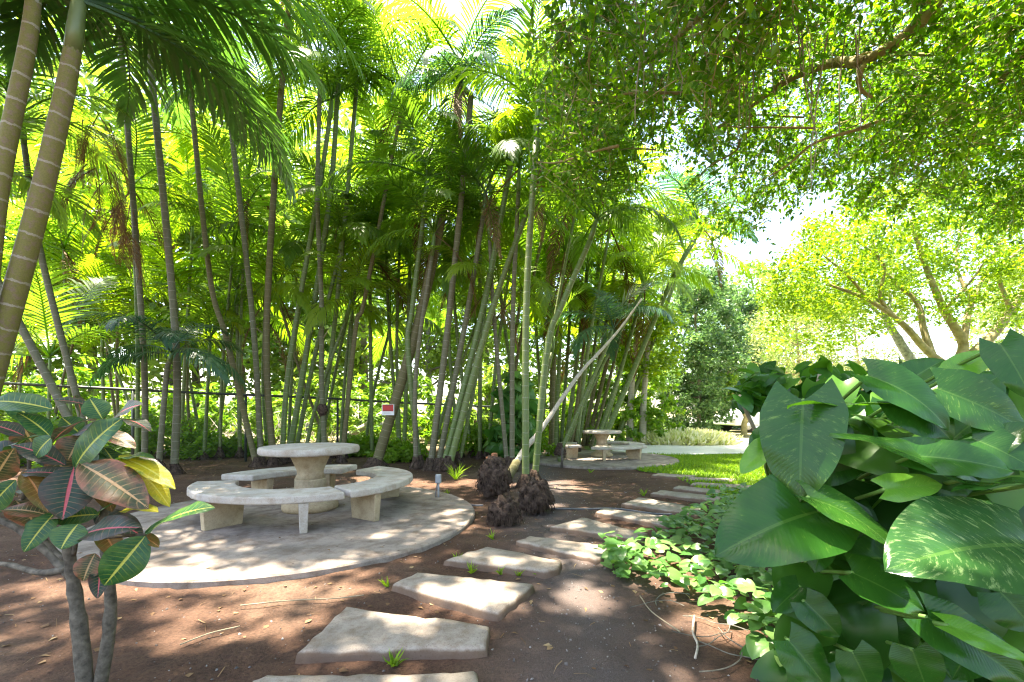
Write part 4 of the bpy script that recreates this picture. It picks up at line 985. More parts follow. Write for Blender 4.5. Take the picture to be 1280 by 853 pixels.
# ---- spreading yellow-green tree at right
yt = empty('spreading_tree', pt(1192, 0, 12).xy.to_3d(), 'wide spreading tree with golden forked limbs above the big glossy leaves', 'tree'); O3 = yt.location.copy()
O3.z = 0; yt.location = O3
mb = MB(); limb(mb, [pt(1190, 640, 12), pt(1190, 520, 12), pt(1193, 458, 12)], .30, .22, 12, .05); mb.v = [tuple(Vector(v) - O3) for v in mb.v]; mb.build('trunk', M['bark_gold'], yt, True)
YB = [([(1193, 462), (1240, 420), (1280, 365), (1330, 290)], 10, 10.4, .17, .07), ([(1193, 462), (1204, 430), (1180, 388), (1156, 330), (1138, 275)], 10, 10.2, .16, .045), ([(1190, 462), (1160, 440), (1128, 405), (1085, 375), (1036, 356)], 10, 9.4, .13, .035),
      ([(1165, 444), (1154, 410), (1146, 378), (1108, 342), (1090, 300)], 9.9, 10.6, .11, .03), ([(1204, 430), (1214, 380), (1240, 325), (1262, 280)], 10, 11, .10, .03), ([(1120, 398), (1100, 372), (1105, 330), (1070, 300)], 9.7, 9.3, .06, .02),
      ([(1215, 378), (1195, 330), (1205, 280)], 10.2, 10.8, .06, .02), ([(1262, 385), (1250, 340), (1290, 300)], 10.2, 9.6, .07, .02), ([(1085, 375), (1060, 345), (1030, 320)], 9.5, 9.2, .05, .02), ([(1180, 388), (1215, 350), (1235, 320)], 10, 9.6, .05, .015)]
for (pp, ya, yb, a, b_) in YB:
    mb = MB(); limb(mb, [pt(x, y, 2 + ya + (yb - ya) * i / (len(pp) - 1)) for i, (x, y) in enumerate(pp)], a * .85, b_ * .9, 8, .06); mb.v = [tuple(Vector(v) - O3) for v in mb.v]; mb.build('limb', M['bark_gold'], yt, True)
cl = []; r_ = random.Random(12)
while len(cl) < 640:
    px = r_.uniform(962, 1400); Y = r_.uniform(10.8, 15.8)
    lowb = np.interp(px, [962, 1010, 1060, 1120, 1180, 1240, 1400], [385, 395, 385, 362, 355, 362, 370]); topb = np.interp(px, [962, 1010, 1060, 1120, 1300, 1400], [345, 282, 252, 232, 215, 215])
    py = r_.uniform(topb, lowb) if r_.random() < .86 else r_.uniform(lowb, lowb + 45)
    cl.append(tuple(pt(px, py, Y) - O3))
link('crown', crown_mesh('crown', cl, T_LEAF, 70, .11, .46, .6, .6), M['yellowtree'], yt)
# lichen trunk leaning tree beside it
lt = empty('lichen_tree', Vector((pt(1170, 0, 13).x, 13, 0)), 'lichen covered slim trunk leaning left in front of the low building', 'tree'); O4 = lt.location.copy()
mb = MB(); limb(mb, [pt(1172, 565, 13), pt(1152, 478, 13), pt(1126, 430, 13), pt(1108, 398, 13), pt(1098, 350, 13)], .17, .06, 9, .06); mb.v = [tuple(Vector(v) - O4) for v in mb.v]; mb.build('trunk', M['bark_lichen'], lt, True)
mb = MB()
for e in ((1070, 330), (1120, 310), (1050, 360)): limb(mb, [pt(1110, 402, 13), pt((1110 + e[0]) / 2, (395 + e[1]) / 2, 13.2), pt(e[0], e[1], 13.6)], .05, .015, 6)
mb.v = [tuple(Vector(v) - O4) for v in mb.v]; mb.build('limb', M['bark_lichen'], lt, True)
cl = [tuple(pt(random.uniform(1030, 1140), random.uniform(300, 375), random.uniform(12.6, 15)) - O4) for _ in range(60)]
link('crown', crown_mesh('crown', cl, T_LEAF, 45, .12, .5, .6, .6), M['yellowtree'], lt)

# ------------------------------------------------------------------ far right: building, car, small tree, mound
M['wall_white'] = simple('white_render', (.78, .77, .74), .8, .2, .04, 2); M['dark_glass'] = simple('dark_glass', (.03, .035, .05), .15, .6, .2, 2); M['roofm'] = simple('roof_edge', (.7, .69, .66), .8, .2, .05, 3)
bd = empty('low_building', (34, 42, 0), 'low white building with a dark window band beyond the spreading tree', 'building')
bx0, bx1 = (1040 - CX) / F * 40, (1330 - CX) / F * 40
MB().box(((bx0 + bx1) / 2 - 34, 2, 2.5), (bx1 - bx0, 8, 5.0)).build('wall', M['wall_white'], bd)
MB().box(((bx0 + bx1) / 2 - 34, 2, 5.15), (bx1 - bx0 + .8, 8.8, .3)).build('roof', M['roofm'], bd)
wx0 = (1113 - CX) / F * 38; 
for k in range(5):
    xx = wx0 + .6 + k * 1.95
    fr = MB().box((xx - 34, -2.03, H + 47 / F * 38), (1.85, .10, .95)).build('window', M['dark_glass'], bd)
    MB().box((xx - 34, -2.07, H + 47 / F * 38 - .52), (1.9, .14, .07)).build('sill', M['roofm'], fr)

M['car_white'] = simple('white_car_paint', (.75, .76, .78), .25, .6, .03, 2); M['tyre'] = simple('tyre', (.02, .02, .02), .8, .3, .2, 20); M['rim'] = simple('rim', (.4, .4, .42), .3, .6, .1, 10); M['lamp'] = simple('lamp', (.5, .1, .08), .3, .5, .1, 10)
cp = gp(962, 541); car = empty('parked_car', Vector((cp.x, cp.y + 1, .01)), 'white parked car seen past the big glossy leaves at far right of the lawn', 'car', None, math.radians(12))
prof = [(-2.1, .35), (-2.15, .75), (-2.0, .95), (-1.3, 1.02), (-.75, 1.45), (.75, 1.48), (1.45, 1.05), (2.1, .95), (2.2, .6), (2.15, .35)]
mb = MB(); n = len(prof)
for s_, k in ((-.85, 1), (.85, 1)):
    for (x, z) in prof: mb.v.append((x, s_ * (.84 if z > 1.1 else 1), z)); mb.uv.append((0, 0))
mb.f = [tuple(range(n)), tuple(reversed(range(n, 2 * n)))] + [(i, n + i, n + (i + 1) % n, (i + 1) % n) for i in range(n)]
mb.f = [tuple(reversed(f)) for f in mb.f]
mb.build('body', M['car_white'], car, bevel=.06)
for s_ in (-1, 1):
    q = MB(); yv = s_ * .80
    q.add([(-1.15, yv, 1.06), (-.1, yv, 1.06), (-.1, yv * .93, 1.40), (-.68, yv * .93, 1.40), (-1.15, yv * 1.03, 1.06), (-.1, yv * 1.03, 1.06), (-.1, yv * .96, 1.40), (-.68, yv * .96, 1.40)], [(0, 1, 2, 3), (7, 6, 5, 4), (0, 4, 5, 1), (1, 5, 6, 2), (2, 6, 7, 3), (3, 7, 4, 0)])
    q.build('side_window', M['dark_glass'], car)
    q = MB(); q.add([(0, yv, 1.06), (1.2, yv, 1.06), (.72, yv * .93, 1.40), (0, yv * .93, 1.40), (0, yv * 1.03, 1.06), (1.2, yv * 1.03, 1.06), (.72, yv * .96, 1.40), (0, yv * .96, 1.40)], [(0, 1, 2, 3), (7, 6, 5, 4), (0, 4, 5, 1), (1, 5, 6, 2), (2, 6, 7, 3), (3, 7, 4, 0)])
    q.build('side_window', M['dark_glass'], car)
    for x in (-1.35, 1.35):
        wl = MB().tube([(x, s_ * .70, .33), (x, s_ * .88, .33)], .33, 18).build('wheel', M['tyre'], car, True)
        MB().tube([(x, s_ * .86, .33), (x, s_ * .895, .33)], .19, 14).build('rim', M['rim'], wl, True)
    MB().box((-2.12, s_ * .62, .78), (.10, .3, .16)).build('headlight', M['rim'], car, bevel=.02)
g = gp(930, 545.5); t = empty('young_tree', g, 'small tree with a pinkish forked trunk beside the parked car', 'tree')
mb = MB(); limb(mb, [(0, 0, -.05), (.02, 0, .55), (.25, 0, 1.1), (.55, .1, 1.7), (.8, 0, 2.4)], .15, .06, 8); limb(mb, [(.1, 0, .8), (-.2, 0, 1.3), (-.5, 0, 1.9)], .07, .03, 7); mb.build('trunk', M['bark_gold'], t, True)
link('crown', crown_mesh('crown', [(random.uniform(-.9, 1.3), random.uniform(-.6, .6), random.uniform(1.5, 2.7)) for _ in range(40)], T_LEAF, 40, .14, .3), M['shrub'], t)
shrub(895, 540, 25.0, .55, 1.0, 'dark round bush at the far end of the lawn', 'dense', 40, 40, .12, T_LEAF, None)
# pale flowering mound
g = gp(868, 557.5); t = empty('flowering_mound', Vector((g.x, g.y + .8, 0)), 'pale mound of cream and yellow strap leaved plants on the lawn edge', 'flower bed')
n = 2600; a = rng.uniform(0, 6.28, n); q = np.sqrt(rng.random(n)); P = np.stack([np.cos(a) * q * 1.75, np.sin(a) * q * .9, (1 - q ** 2) * .22], 1)
d = np.stack([np.cos(a) * q, np.sin(a) * q, .6 + rng.random(n)], 1) + rng.normal(size=(n, 3)) * .35
link('foliage', scatter('foliage', T_BLADE, P, d, rdir(n), np.stack([np.full(n, .75)] + [rng.uniform(.18, .42, n)] * 2, 1)), M['flower'], t)
# white slim trunks at the end of the thicket
for (x, lb) in ((787, 'sunlit white slim trunk left of the flowering mound'), (803, 'second sunlit slim trunk, nearer the flowering mound')):
    p = gp(x, 556); W_ = [p + Vector((0, 0, -.05)), pt(x + 1, 510, p.y), pt(x + 6, 440, p.y), pt(x + 14, 380, p.y)]
    t = empty('slim_tree', p, lb, 'tree', 'slim sunlit trunks'); MB().tube([q - p for q in W_], [.13, .11, .08, .05], 8, True, .05).build('trunk', M['trunk_dead'], t, True)
    link('crown', crown_mesh('crown', [(random.uniform(-.9, 1.2), random.uniform(-.8, .8), random.uniform(2.4, 4.6)) for _ in range(34)], T_LEAF, 50, .16, .42), M['yellowtree'], t)

# ------------------------------------------------------------------ croton, front left
def big_leaf(base, tip, wd, nhint, shape='oval', arch=.08, fold=.12, wave=.03, nv=16, nu=9, seed=0, twist=0.0):
    r = random.Random(seed); d = tip - base; Lh = d.length; d = d / Lh
    n = Vector(nhint); n = (n - d * n.dot(d)).normalized(); s = d.cross(n)
    if twist:
        q = Matrix.Rotation(twist, 3, d); n = q @ n; s = q @ s
    V = []; UV = []; ph = r.uniform(0, 6); ph2 = r.uniform(0, 6)
    for i in range(nv + 1):
        v = i / nv
        if shape == 'oval': wv = wd / 2 * max(.0, math.sin(math.pi * min(1, v ** .92))) ** .75 + .002
        else: wv = wd / 2 * ((1 - v ** 3.0) ** .85) * (min(1, v * 2.4 + .45)) ** .6 + .001
        for j in range(nu):
            u = -1 + 2 * j / (nu - 1); au = abs(u)
            y = v * Lh
            if shape == 'heart': y -= Lh * .20 * au ** 1.3 * (1 - v) ** 2.6
            z = 4 * arch * Lh * v * (1 - v) + fold * au * wv - .25 * fold * au * au * wv * 2 + wave * Lh * au ** 1.5 * math.sin(v * 9 + ph + (2 if u > 0 else 0)) * .6 + wave * Lh * .3 * math.sin(v * 17 + ph2 + u * 3) * au
            p = base + d * y + s * (u * wv) + n * z
            V.append(tuple(p)); UV.append(((u + 1) / 2, v))
    Q = [(i * nu + j, i * nu + j + 1, (i + 1) * nu + j + 1, (i + 1) * nu + j) for i in range(nv) for j in range(nu - 1)]
    return arr_mesh('leaf', V, Q, UV, True)
def tocam(p): return (Vector((0, 0, H)) - p).normalized()
UP = Vector((0, 0, 1))

cb = gp(112, 872); cro = empty('croton_shrub', cb, 'shrub with red, green and yellow veined leaves at the lower left', 'shrub')
CL = [ # base, tip, width px, depth, material, up-weight
 (93, 583, 78, 650, 48, 1.80, 'cr_dark', .5, 'dark leaf with a pink midrib hanging at the centre'), (94, 584, 153, 523, 37, 1.78, 'cr_green', .6, None), (101, 580, 186, 636, 46, 1.74, 'cr_red', .7, 'leaf turning pinkish red'), (148, 572, 219, 611, 24, 1.82, 'cr_yellow', 1.0, 'bright yellow leaf'),
 (168, 584, 212, 634, 22, 1.80, 'cr_yellow', .6, 'yellow and green leaf'), (145, 578, 193, 574, 20, 1.84, 'cr_green', 1.0, None), (66, 512, -12, 502, 30, 1.85, 'cr_green', .8, None), (116, 508, 46, 502, 22, 1.95, 'cr_dark', 1.0, None), (64, 547, 22, 516, 24, 1.86, 'cr_green', .7, None),
 (128, 524, 112, 498, 26, 1.92, 'cr_green', .6, None), (144, 522, 178, 506, 24, 1.86, 'cr_dark', .6, None), (148, 525, 188, 540, 20, 1.84, 'cr_dark', .9, None), (66, 552, 120, 524, 20, 1.82, 'cr_dark', .9, None), (66, 546, 44, 572, 26, 1.80, 'cr_green', .6, None),
 (82, 582, 14, 556, 26, 1.84, 'cr_dark', .9, None), (-8, 600, 18, 560, 30, 1.80, 'cr_red', .5, None), (98, 655, 76, 687, 36, 1.72, 'cr_green', .5, None), (97, 672, 177, 660, 33, 1.74, 'cr_dark', .8, None), (182, 668, 268, 634, 33, 1.70, 'cr_green', .7, 'shiny green leaf reaching right over the slab'),
 (182, 670, 130, 732, 42, 1.68, 'cr_green', .5, 'broad green leaf hanging below the others'), (119, 692, 104, 727, 27, 1.78, 'cr_red', .5, None), (126, 704, 122, 748, 18, 1.80, 'cr_dark', .4, None), (150, 640, 198, 640, 18, 1.78, 'cr_yellow', .9, None), (176, 671, 199, 684, 14, 1.74, 'cr_orange', .6, None),
 (70, 590, 40, 620, 22, 1.92, 'cr_orange', .6, None), (120, 585, 140, 640, 24, 1.9, 'cr_orange', .5, None), (60, 560, 90, 610, 26, 1.95, 'cr_red', .6, None), (30, 545, -20, 530, 26, 1.95, 'cr_dark', .9, None), (20, 600, -25, 650, 26, 1.9, 'cr_green', .6, None), (40, 530, 10, 490, 24, 2.0, 'cr_green', .7, None),
 (100, 520, 92, 495, 22, 2.05, 'cr_dark', .7, None), (110, 540, 170, 560, 24, 1.92, 'cr_red', .9, None), (30, 590, 60, 640, 24, 1.86, 'cr_orange', .5, None), (10, 570, 50, 545, 22, 2.0, 'cr_green', .9, None), (130, 560, 160, 610, 22, 1.9, 'cr_green', .7, None), (70, 640, 30, 690, 24, 1.85, 'cr_green', .6, None), (125, 660, 150, 700, 22, 1.88, 'cr_orange', .6, None)]
for (sx_, sy_, Y_) in ((85, 590, 1.9), (140, 575, 1.92), (36, 560, 2.0), (100, 540, 2.0), (60, 640, 1.95), (20, 620, 2.0), (120, 640, 1.95)):
    for k in range(3):
        a_ = k * 2.4 + sx_; l_ = random.uniform(48, 78); CL.append((sx_ + random.uniform(-8, 8), sy_ + random.uniform(-8, 8), sx_ + math.cos(a_) * l_, sy_ + math.sin(a_) * l_ * .55 + 8, random.uniform(22, 34), Y_ + .04 * math.sin(a_ * 3), random.choice(('cr_green', 'cr_dark', 'cr_green', 'cr_red', 'cr_green', 'cr_dark')), random.uniform(.5, 1), None))
for i, (bx, by, tx, ty, wp, Y, mt, upw, lb) in enumerate(CL):
    p0 = pt(bx, by, Y); p1 = pt(tx, ty, Y - random.uniform(.0, .10))
    nh = tocam(p0) * (1.15 - upw * .55) + UP * upw + Vector((random.uniform(-.2, .2), 0, 0))
    me = big_leaf(p0 - cb, p1 - cb, wp / F * Y * 1.06, nh, 'oval', .07, .26, .034, 16, 9, i, random.uniform(-.25, .25))
    o = link('leaf', me, M[mt], cro)
    if lb: o['label'] = lb
def cstem(px_pts, r0, r1, name='stem'):
    W_ = curve_pts([pt(x, y, Y) - cb for x, y, Y in px_pts], 5)
    MB().tube(W_, [(r0 + (r1 - r0) * i / (len(W_) - 1)) * .86 * (1.10 if i % 3 == 0 else 1) for i in range(len(W_))], 10, True, .07).build(name, M['bark_croton'], cro, True)
cstem([(108, 880, 1.96), (100, 790, 1.95), (92, 730, 1.95), (86, 690, 1.94), (80, 640, 1.92), (85, 590, 1.86)], .036, .014)
cstem([(122, 880, 1.98), (136, 790, 1.96), (138, 740, 1.95), (132, 690, 1.92), (130, 640, 1.9), (140, 580, 1.86)], .030, .012)
cstem([(90, 722, 1.95), (60, 690, 2.0), (20, 660, 2.02), (-30, 640, 2.05)], .022, .012)
cstem([(84, 712, 1.95), (50, 716, 2.0), (10, 706, 2.05), (-30, 704, 2.1)], .018, .010)
cstem([(88, 700, 1.95), (70, 690, 1.97), (30, 640, 2.0), (36, 600, 2.0), (36, 560, 1.98)], .012, .007)
cstem([(92, 694, 1.94), (100, 660, 1.9), (118, 672, 1.84), (182, 668, 1.70)], .010, .006)
cstem([(130, 640, 1.9), (122, 600, 1.88), (128, 530, 1.92)], .010, .006)

# ------------------------------------------------------------------ giant glossy-leaved climber, front right
pb = Vector((1.55, 1.65, 0)); pot = empty('glossy_climber', pb, 'mass of giant glossy heart shaped leaves at the lower right', 'climber')
PL = [ # base, tip, width px, depth base, depth tip, material, up-weight, arch
 (1292, 684, 1108, 712, 176, 1.24, 1.18, 'pothos_mottled', .45, .08, 'biggest leaf, flecked with cream, facing the camera'), (1022, 640, 893, 696, 124, 1.46, 1.40, 'pothos', .25, .10, None), (1004, 500, 1000, 628, 100, 1.52, 1.46, 'pothos_fleck', .15, .04, None),
 (1126, 510, 984, 508, 34, 1.50, 1.45, 'pothos_lime', 1.2, .03, 'lime green leaf seen nearly edge on'), (1120, 500, 1190, 552, 66, 1.48, 1.42, 'pothos', .6, .10, None), (1085, 470, 1185, 538, 62, 1.50, 1.40, 'pothos', .8, .12, None), (1172, 486, 1282, 538, 72, 1.45, 1.38, 'pothos_fleck', .5, .06, None),
 (1200, 600, 1038, 542, 46, 1.36, 1.40, 'pothos_fleck', .8, .06, None), (1106, 612, 1178, 606, 42, 1.40, 1.36, 'pothos_lime', .4, .03, None), (1142, 570, 1268, 590, 62, 1.38, 1.30, 'pothos', .6, .06, None), (1010, 622, 1120, 690, 62, 1.42, 1.32, 'pothos_fleck', .9, .10, 'leaf with a sunlit cream patch'),
 (1290, 606, 1188, 616, 26, 1.34, 1.30, 'pothos', 1.1, .05, None), (1222, 660, 1290, 690, 54, 1.32, 1.28, 'pothos', .4, .04, None), (1065, 716, 1155, 765, 62, 1.36, 1.30, 'pothos', .5, .05, None), (1160, 772, 1290, 860, 70, 1.26, 1.18, 'pothos', .5, .04, None), (1184, 782, 1285, 826, 34, 1.20, 1.14, 'pothos_lime', .7, .04, None),
 (985, 800, 1035, 862, 60, 1.50, 1.46, 'pothos', .4, .04, None), (1006, 752, 1050, 796, 46, 1.50, 1.46, 'pothos', .4, .05, None), (1000, 734, 966, 766, 40, 1.56, 1.54, 'pothos', .5, .05, None), (1065, 815, 1090, 868, 56, 1.42, 1.40, 'pothos', .4, .04, None), (1140, 812, 1160, 866, 56, 1.36, 1.34, 'pothos', .4, .04, None),
 (1030, 678, 1018, 716, 34, 1.46, 1.44, 'pothos', .3, .05, None), (1188, 470, 1242, 440, 40, 1.6, 1.55, 'pothos_lime', .5, .06, None), (1250, 430, 1290, 500, 48, 1.45, 1.38, 'pothos', .7, .08, None), (1205, 575, 1292, 530, 48, 1.42, 1.34, 'pothos', .6, .06, None), (1215, 548, 1295, 588, 56, 1.40, 1.3, 'pothos', .6, .06, None),
 (962, 556, 926, 592, 34, 1.58, 1.56, 'pothos_lime', .4, .05, None), (958, 540, 938, 566, 26, 1.62, 1.60, 'pothos', .4, .05, None), (1062, 560, 1020, 610, 60, 1.62, 1.6, 'pothos', .5, .05, None), (1150, 640, 1230, 640, 50, 1.5, 1.45, 'pothos', .6, .05, None), (1050, 640, 1080, 690, 60, 1.6, 1.55, 'pothos', .3, .05, None),
 (1130, 700, 1060, 700, 70, 1.5, 1.48, 'pothos', .4, .05, None), (1100, 560, 1160, 590, 60, 1.6, 1.55, 'pothos', .6, .05, None), (1250, 740, 1295, 790, 70, 1.4, 1.35, 'pothos', .4, .05, None), (1200, 500, 1250, 470, 60, 1.7, 1.68, 'pothos', .4, .05, None), (1130, 480, 1180, 450, 46, 1.9, 1.88, 'pothos', .4, .05, None),
 (1230, 520, 1180, 560, 60, 1.6, 1.56, 'pothos', .5, .05, None), (1050, 790, 1000, 830, 50, 1.62, 1.6, 'pothos', .4, .05, None), (1110, 770, 1130, 820, 56, 1.55, 1.52, 'pothos', .4, .05, None), (1220, 800, 1190, 850, 60, 1.5, 1.46, 'pothos', .4, .05, None)]
for i, (bx, by, tx, ty, wp, ya, yb, mt, upw, ar, lb) in enumerate(PL):
    p0 = pt(bx, by, ya); p1 = pt(tx, ty, yb)
    nh = tocam(p0) * (1.1 - upw * .6) + UP * upw
    me = big_leaf(p0 - pb, p1 - pb, wp / F * (ya + yb) / 2 * .96, nh, 'heart', ar, .24, .034, 24, 13, 100 + i, random.uniform(-.15, .15))
    o = link('leaf', me, M[mt], pot)
    if lb: o['label'] = lb
    # petiole down into the mass
    if i < 30:
        q0 = p0 - pb; en = q0 * .55 + Vector((.05, .42, 0)); en.z = max(.05, q0.z - .35)
        mid = q0.lerp(en, .5) + Vector((0, .10, .03))
        MB().tube(curve_pts([q0, mid, en], 5), .0065, 6).build('petiole', M['pothos_stem'], pot, True)
# filling leaves behind: smaller, random
n = 1150; P = []
while len(P) < n:
    Y = random.uniform(1.55, 3.6); px = random.uniform(900, 1500)
    topy = np.interp(px, [900, 920, 960, 1000, 1080, 1120, 1180, 1240, 1300, 1500], [600, 500, 478, 470, 478, 500, 490, 450, 440, 430]) if Y > 2.2 else np.interp(px, [900, 960, 1000, 1150, 1300, 1500], [640, 560, 520, 520, 470, 460])
    leftb = np.interp(Y, [1.5, 2.2, 3.6], [1005, 990, 985])
    if px < leftb: continue
    zt = H - (topy - HY) / F * Y; z = zt * random.random() ** .8
    if z < .06: continue
    P.append(((px - CX) / F * Y, Y, z))
P = np.array(P); tc = nrm(np.array([0, 0, H]) - P)
fwd = nrm(rdir(n) * .6 + np.array([-.2, -.4, -.5])); up = nrm(tc * .5 + np.array([0, 0, .8]) + rdir(n) * .35)
me = scatter('foliage', T_FINE, P - np.array(pb), fwd, up, rng.uniform(.10, .24, n), True); link('foliage', me, M['climber'], pot)
mb = MB()
for _ in range(26):
    x = random.uniform(1.75, 3.2); y = random.uniform(2.0, 2.8); mb.tube(curve_pts([Vector((x, y, -.02)) - pb, Vector((x + random.uniform(-.15, .15), y, .3)) - pb, Vector((x + random.uniform(-.2, .2), y + .1, random.uniform(.5, 1.0))) - pb], 5), .010, 6)
mb.build('stem', M['bark'], pot, True)

ls = pt(1000, 560, 3.2); ls.z = 0
t = empty('leafy_shrub', ls, 'smaller leaved dark shrub behind the giant leaves, above the far lawn', 'shrub')
P2 = []
while len(P2) < 330:
    Y = random.uniform(2.7, 3.7); px = random.uniform(922, 1130); lo = np.interp(px, [920, 955, 1000, 1130], [500, 508, 600, 620]); hi = np.interp(px, [905, 940, 1000, 1060, 1130], [492, 468, 462, 458, 470])
    P2.append(tuple(pt(px, random.uniform(hi, lo), Y) - ls))
P2 = np.array(P2); n = len(P2)
link('foliage', scatter('foliage', T_FINE, P2, nrm(rdir(n) + np.array([-.1, -.3, -.2])), nrm(rdir(n) * .5 + np.array([0, -.3, .8])), rng.uniform(.09, .16, n), True), M['climber'], t)
mb = MB()
for k in range(12):
    a_ = Vector((random.uniform(-.15, .15), random.uniform(-.1, .1), -.02)); e_ = Vector(P2[k * 20])
    mb.tube(curve_pts([a_, a_.lerp(e_, .5) + Vector((0, 0, .15)), e_], 4), .012, 5)
mb.build('stem', M['bark'], t, True)

# ------------------------------------------------------------------ ground cover, grass, litter, gravel (nobody could count these)
def in_poly(x, y, poly):
    c = False; j = len(poly) - 1
    for i in range(len(poly)):
        if (poly[i][1] > y) != (poly[j][1] > y) and x < (poly[j][0] - poly[i][0]) * (y - poly[i][1]) / (poly[j][1] - poly[i][1]) + poly[i][0]: c = not c
        j = i
    return c
def fill(polypx, n, seed=1):
    r = random.Random(seed); Pw = [tuple(gp(x, y).xy) for x, y in polypx]
    xs = [p[0] for p in Pw]; ys = [p[1] for p in Pw]; out = []
    while len(out) < n:
        x, y = r.uniform(min(xs), max(xs)), r.uniform(min(ys), max(ys))
        if in_poly(x, y, Pw): out.append((x, y))
    return np.array(out)
A = fill([(756, 708), (790, 690), (830, 666), (870, 645), (905, 630), (960, 625), (1010, 660), (1010, 780), (960, 790), (900, 778), (860, 752), (800, 738)], 900)
A = np.concatenate([A, fill([(870, 640), (900, 618), (960, 612), (1000, 640), (930, 660)], 110, 2), fill([(930, 800), (980, 770), (1030, 800), (1040, 853), (950, 853)], 70, 3), fill([(742, 700), (770, 690), (800, 735), (770, 730)], 40, 4)])
n = len(A); edge = rng.random(n)
P = np.stack([A[:, 0], A[:, 1], .03 + edge * .17], 1); a = rng.uniform(0, 6.28, n)
me = scatter('ground_cover', T_FINE, P, np.stack([np.cos(a), np.sin(a), -.15 + rng.normal(size=n) * .2], 1), nrm(rdir(n) * .45 + np.array([0, -.25, 1])), rng.uniform(.05, .115, n), True)
o = link('ground_cover', me, M['ivy']); tag(o, 'low trailing heart shaped leaves between stepping stones and giant leaves', 'ground cover', kind='stuff')
mb = MB(); r_ = random.Random(31)
for _ in range(11):
    x, y = r_.choice([(790, 735), (860, 750), (900, 775), (930, 800), (820, 700), (880, 720), (950, 790)]); p = gp(x + r_.uniform(-40, 40), y + r_.uniform(-10, 35), .015); a = r_.uniform(0, 6.28)
    W_ = [p]
    for k in range(4):
        a += r_.uniform(-.7, .7); W_.append(W_[-1] + Vector((math.cos(a) * .09, math.sin(a) * .09, r_.uniform(-.004, .012))))
    mb.tube(curve_pts(W_, 3), r_.uniform(.0018, .0038), 5, False)
o = mb.build('vine_stems', M['bark_grey']); tag(o, 'bare brown vine runners over the soil at the lower right', 'vines', kind='stuff')
p = [gp(868, 770, .02), gp(866, 790, .03), gp(872, 806, .03), gp(869, 823, .02)]
o = MB().tube(curve_pts(p, 4), .006, 6).build('twig', M['trunk_dead'], None, True); tag(o, 'pale bent twig on the soil below the trailing leaves', 'twig')
p = [gp(560, 747 + 0, .01), gp(450, 752, .015), gp(350, 760, .015), gp(240, 768, .01)]
for (pp, lb) in (([(300, 757), (360, 751), (420, 748), (455, 744)], 'long thin twig on the soil in front of the round slab'), ([(225, 806), (262, 792), (300, 783)], 'thin twig on the red soil right of the croton stems'), ([(800, 745), (815, 765), (850, 790)], 'curved brown runner below the trailing leaves')):
    W_ = curve_pts([gp(x, y, .012) for x, y in pp], 5); o = MB().tube(W_, .004, 5).build('twig', M['bark'], None, True); tag(o, lb, 'twig')

def tuft(px, py, n, h_, label, wd=.06):
    g = gp(px, py, .0); t = []
    a = rng.uniform(0, 6.28, n); d = np.stack([np.cos(a), np.sin(a), rng.uniform(.5, 2, n)], 1)
    P = np.stack([rng.normal(size=n) * wd * .12, rng.normal(size=n) * wd * .12, np.zeros(n)], 1)
    o = link('grass_tuft', scatter('grass_tuft', T_BLADE, P, d, rdir(n, 1), np.stack([np.full(n, .10)] + [h_ * rng.uniform(.6, 1.2, n)] * 2, 1)), M['grass'], None, g)
    tag(o, label, 'grass tuft', 'weeds among the stepping stones')
for a in ((492, 832, 26, .085, 'spiky weed in front of the second stepping stone'), (590, 716, 18, .10, 'weed at the front edge beyond the sunlit stone'), (626, 718, 12, .07, 'small weed right of the middle stepping stones'), (616, 674, 14, .10, 'weed between the slab and the stones'), (571, 702, 14, .08, 'weed at the left corner of the chipped stone'),
          (484, 733, 14, .07, 'weed at the left tip of the sunlit stone'), (648, 720, 10, .06, 'tiny weed below the chipped stone corner'), (672, 719, 10, .06, 'tiny weed at the lower right of the chipped stone'), (805, 620, 18, .12, 'weed left of the narrow stepping stone'), (738, 591, 16, .10, 'weed at the front rim of the further slab'), (570, 600, 60, .35, 'long bladed grass clump at the foot of the fanning canes'), (560, 618, 12, .1, 'weed beside the electrical box')):
    tuft(*a)
# lawn
LP = [(2.9, 12.6)] + [tuple(p) for p in lawn_edge] + [(3.4, 4.6), (9, 4.4), (9.5, 12.2), (5, 11.75), (4.0, 11.9)]
r = random.Random(5); G_ = []
while len(G_) < 26000:
    x, y = r.uniform(2, 8.5), 4.5 + 9.2 * r.random() ** .8
    if in_poly(x, y, LP) and (x - 2.12) ** 2 + (y - 11) ** 2 > 1.83 ** 2: G_.append((x, y))
G_ = np.array(G_); n = len(G_)
# keep the stones' faces clear
keepm = np.ones(n, bool)
for poly, _l in STONES[6:]:
    Pw = [tuple(gp(x, y, .06).xy) for x, y in poly]; keepm &= np.array([not in_poly(x, y, Pw) for x, y in G_])
G_ = G_[keepm]; n = len(G_)
me = scatter('grass', T_BLADE, np.stack([G_[:, 0], G_[:, 1], np.full(n, .01)], 1), nrm(rdir(n) * .6 + np.array([0, 0, .9])), rdir(n), np.stack([rng.uniform(.10, .2, n)] + [rng.uniform(.05, .10, n)] * 2, 1))
o = link('grass', me, M['grass']); tag(o, 'short bright lawn grass around the further stepping stones', 'grass', kind='stuff')
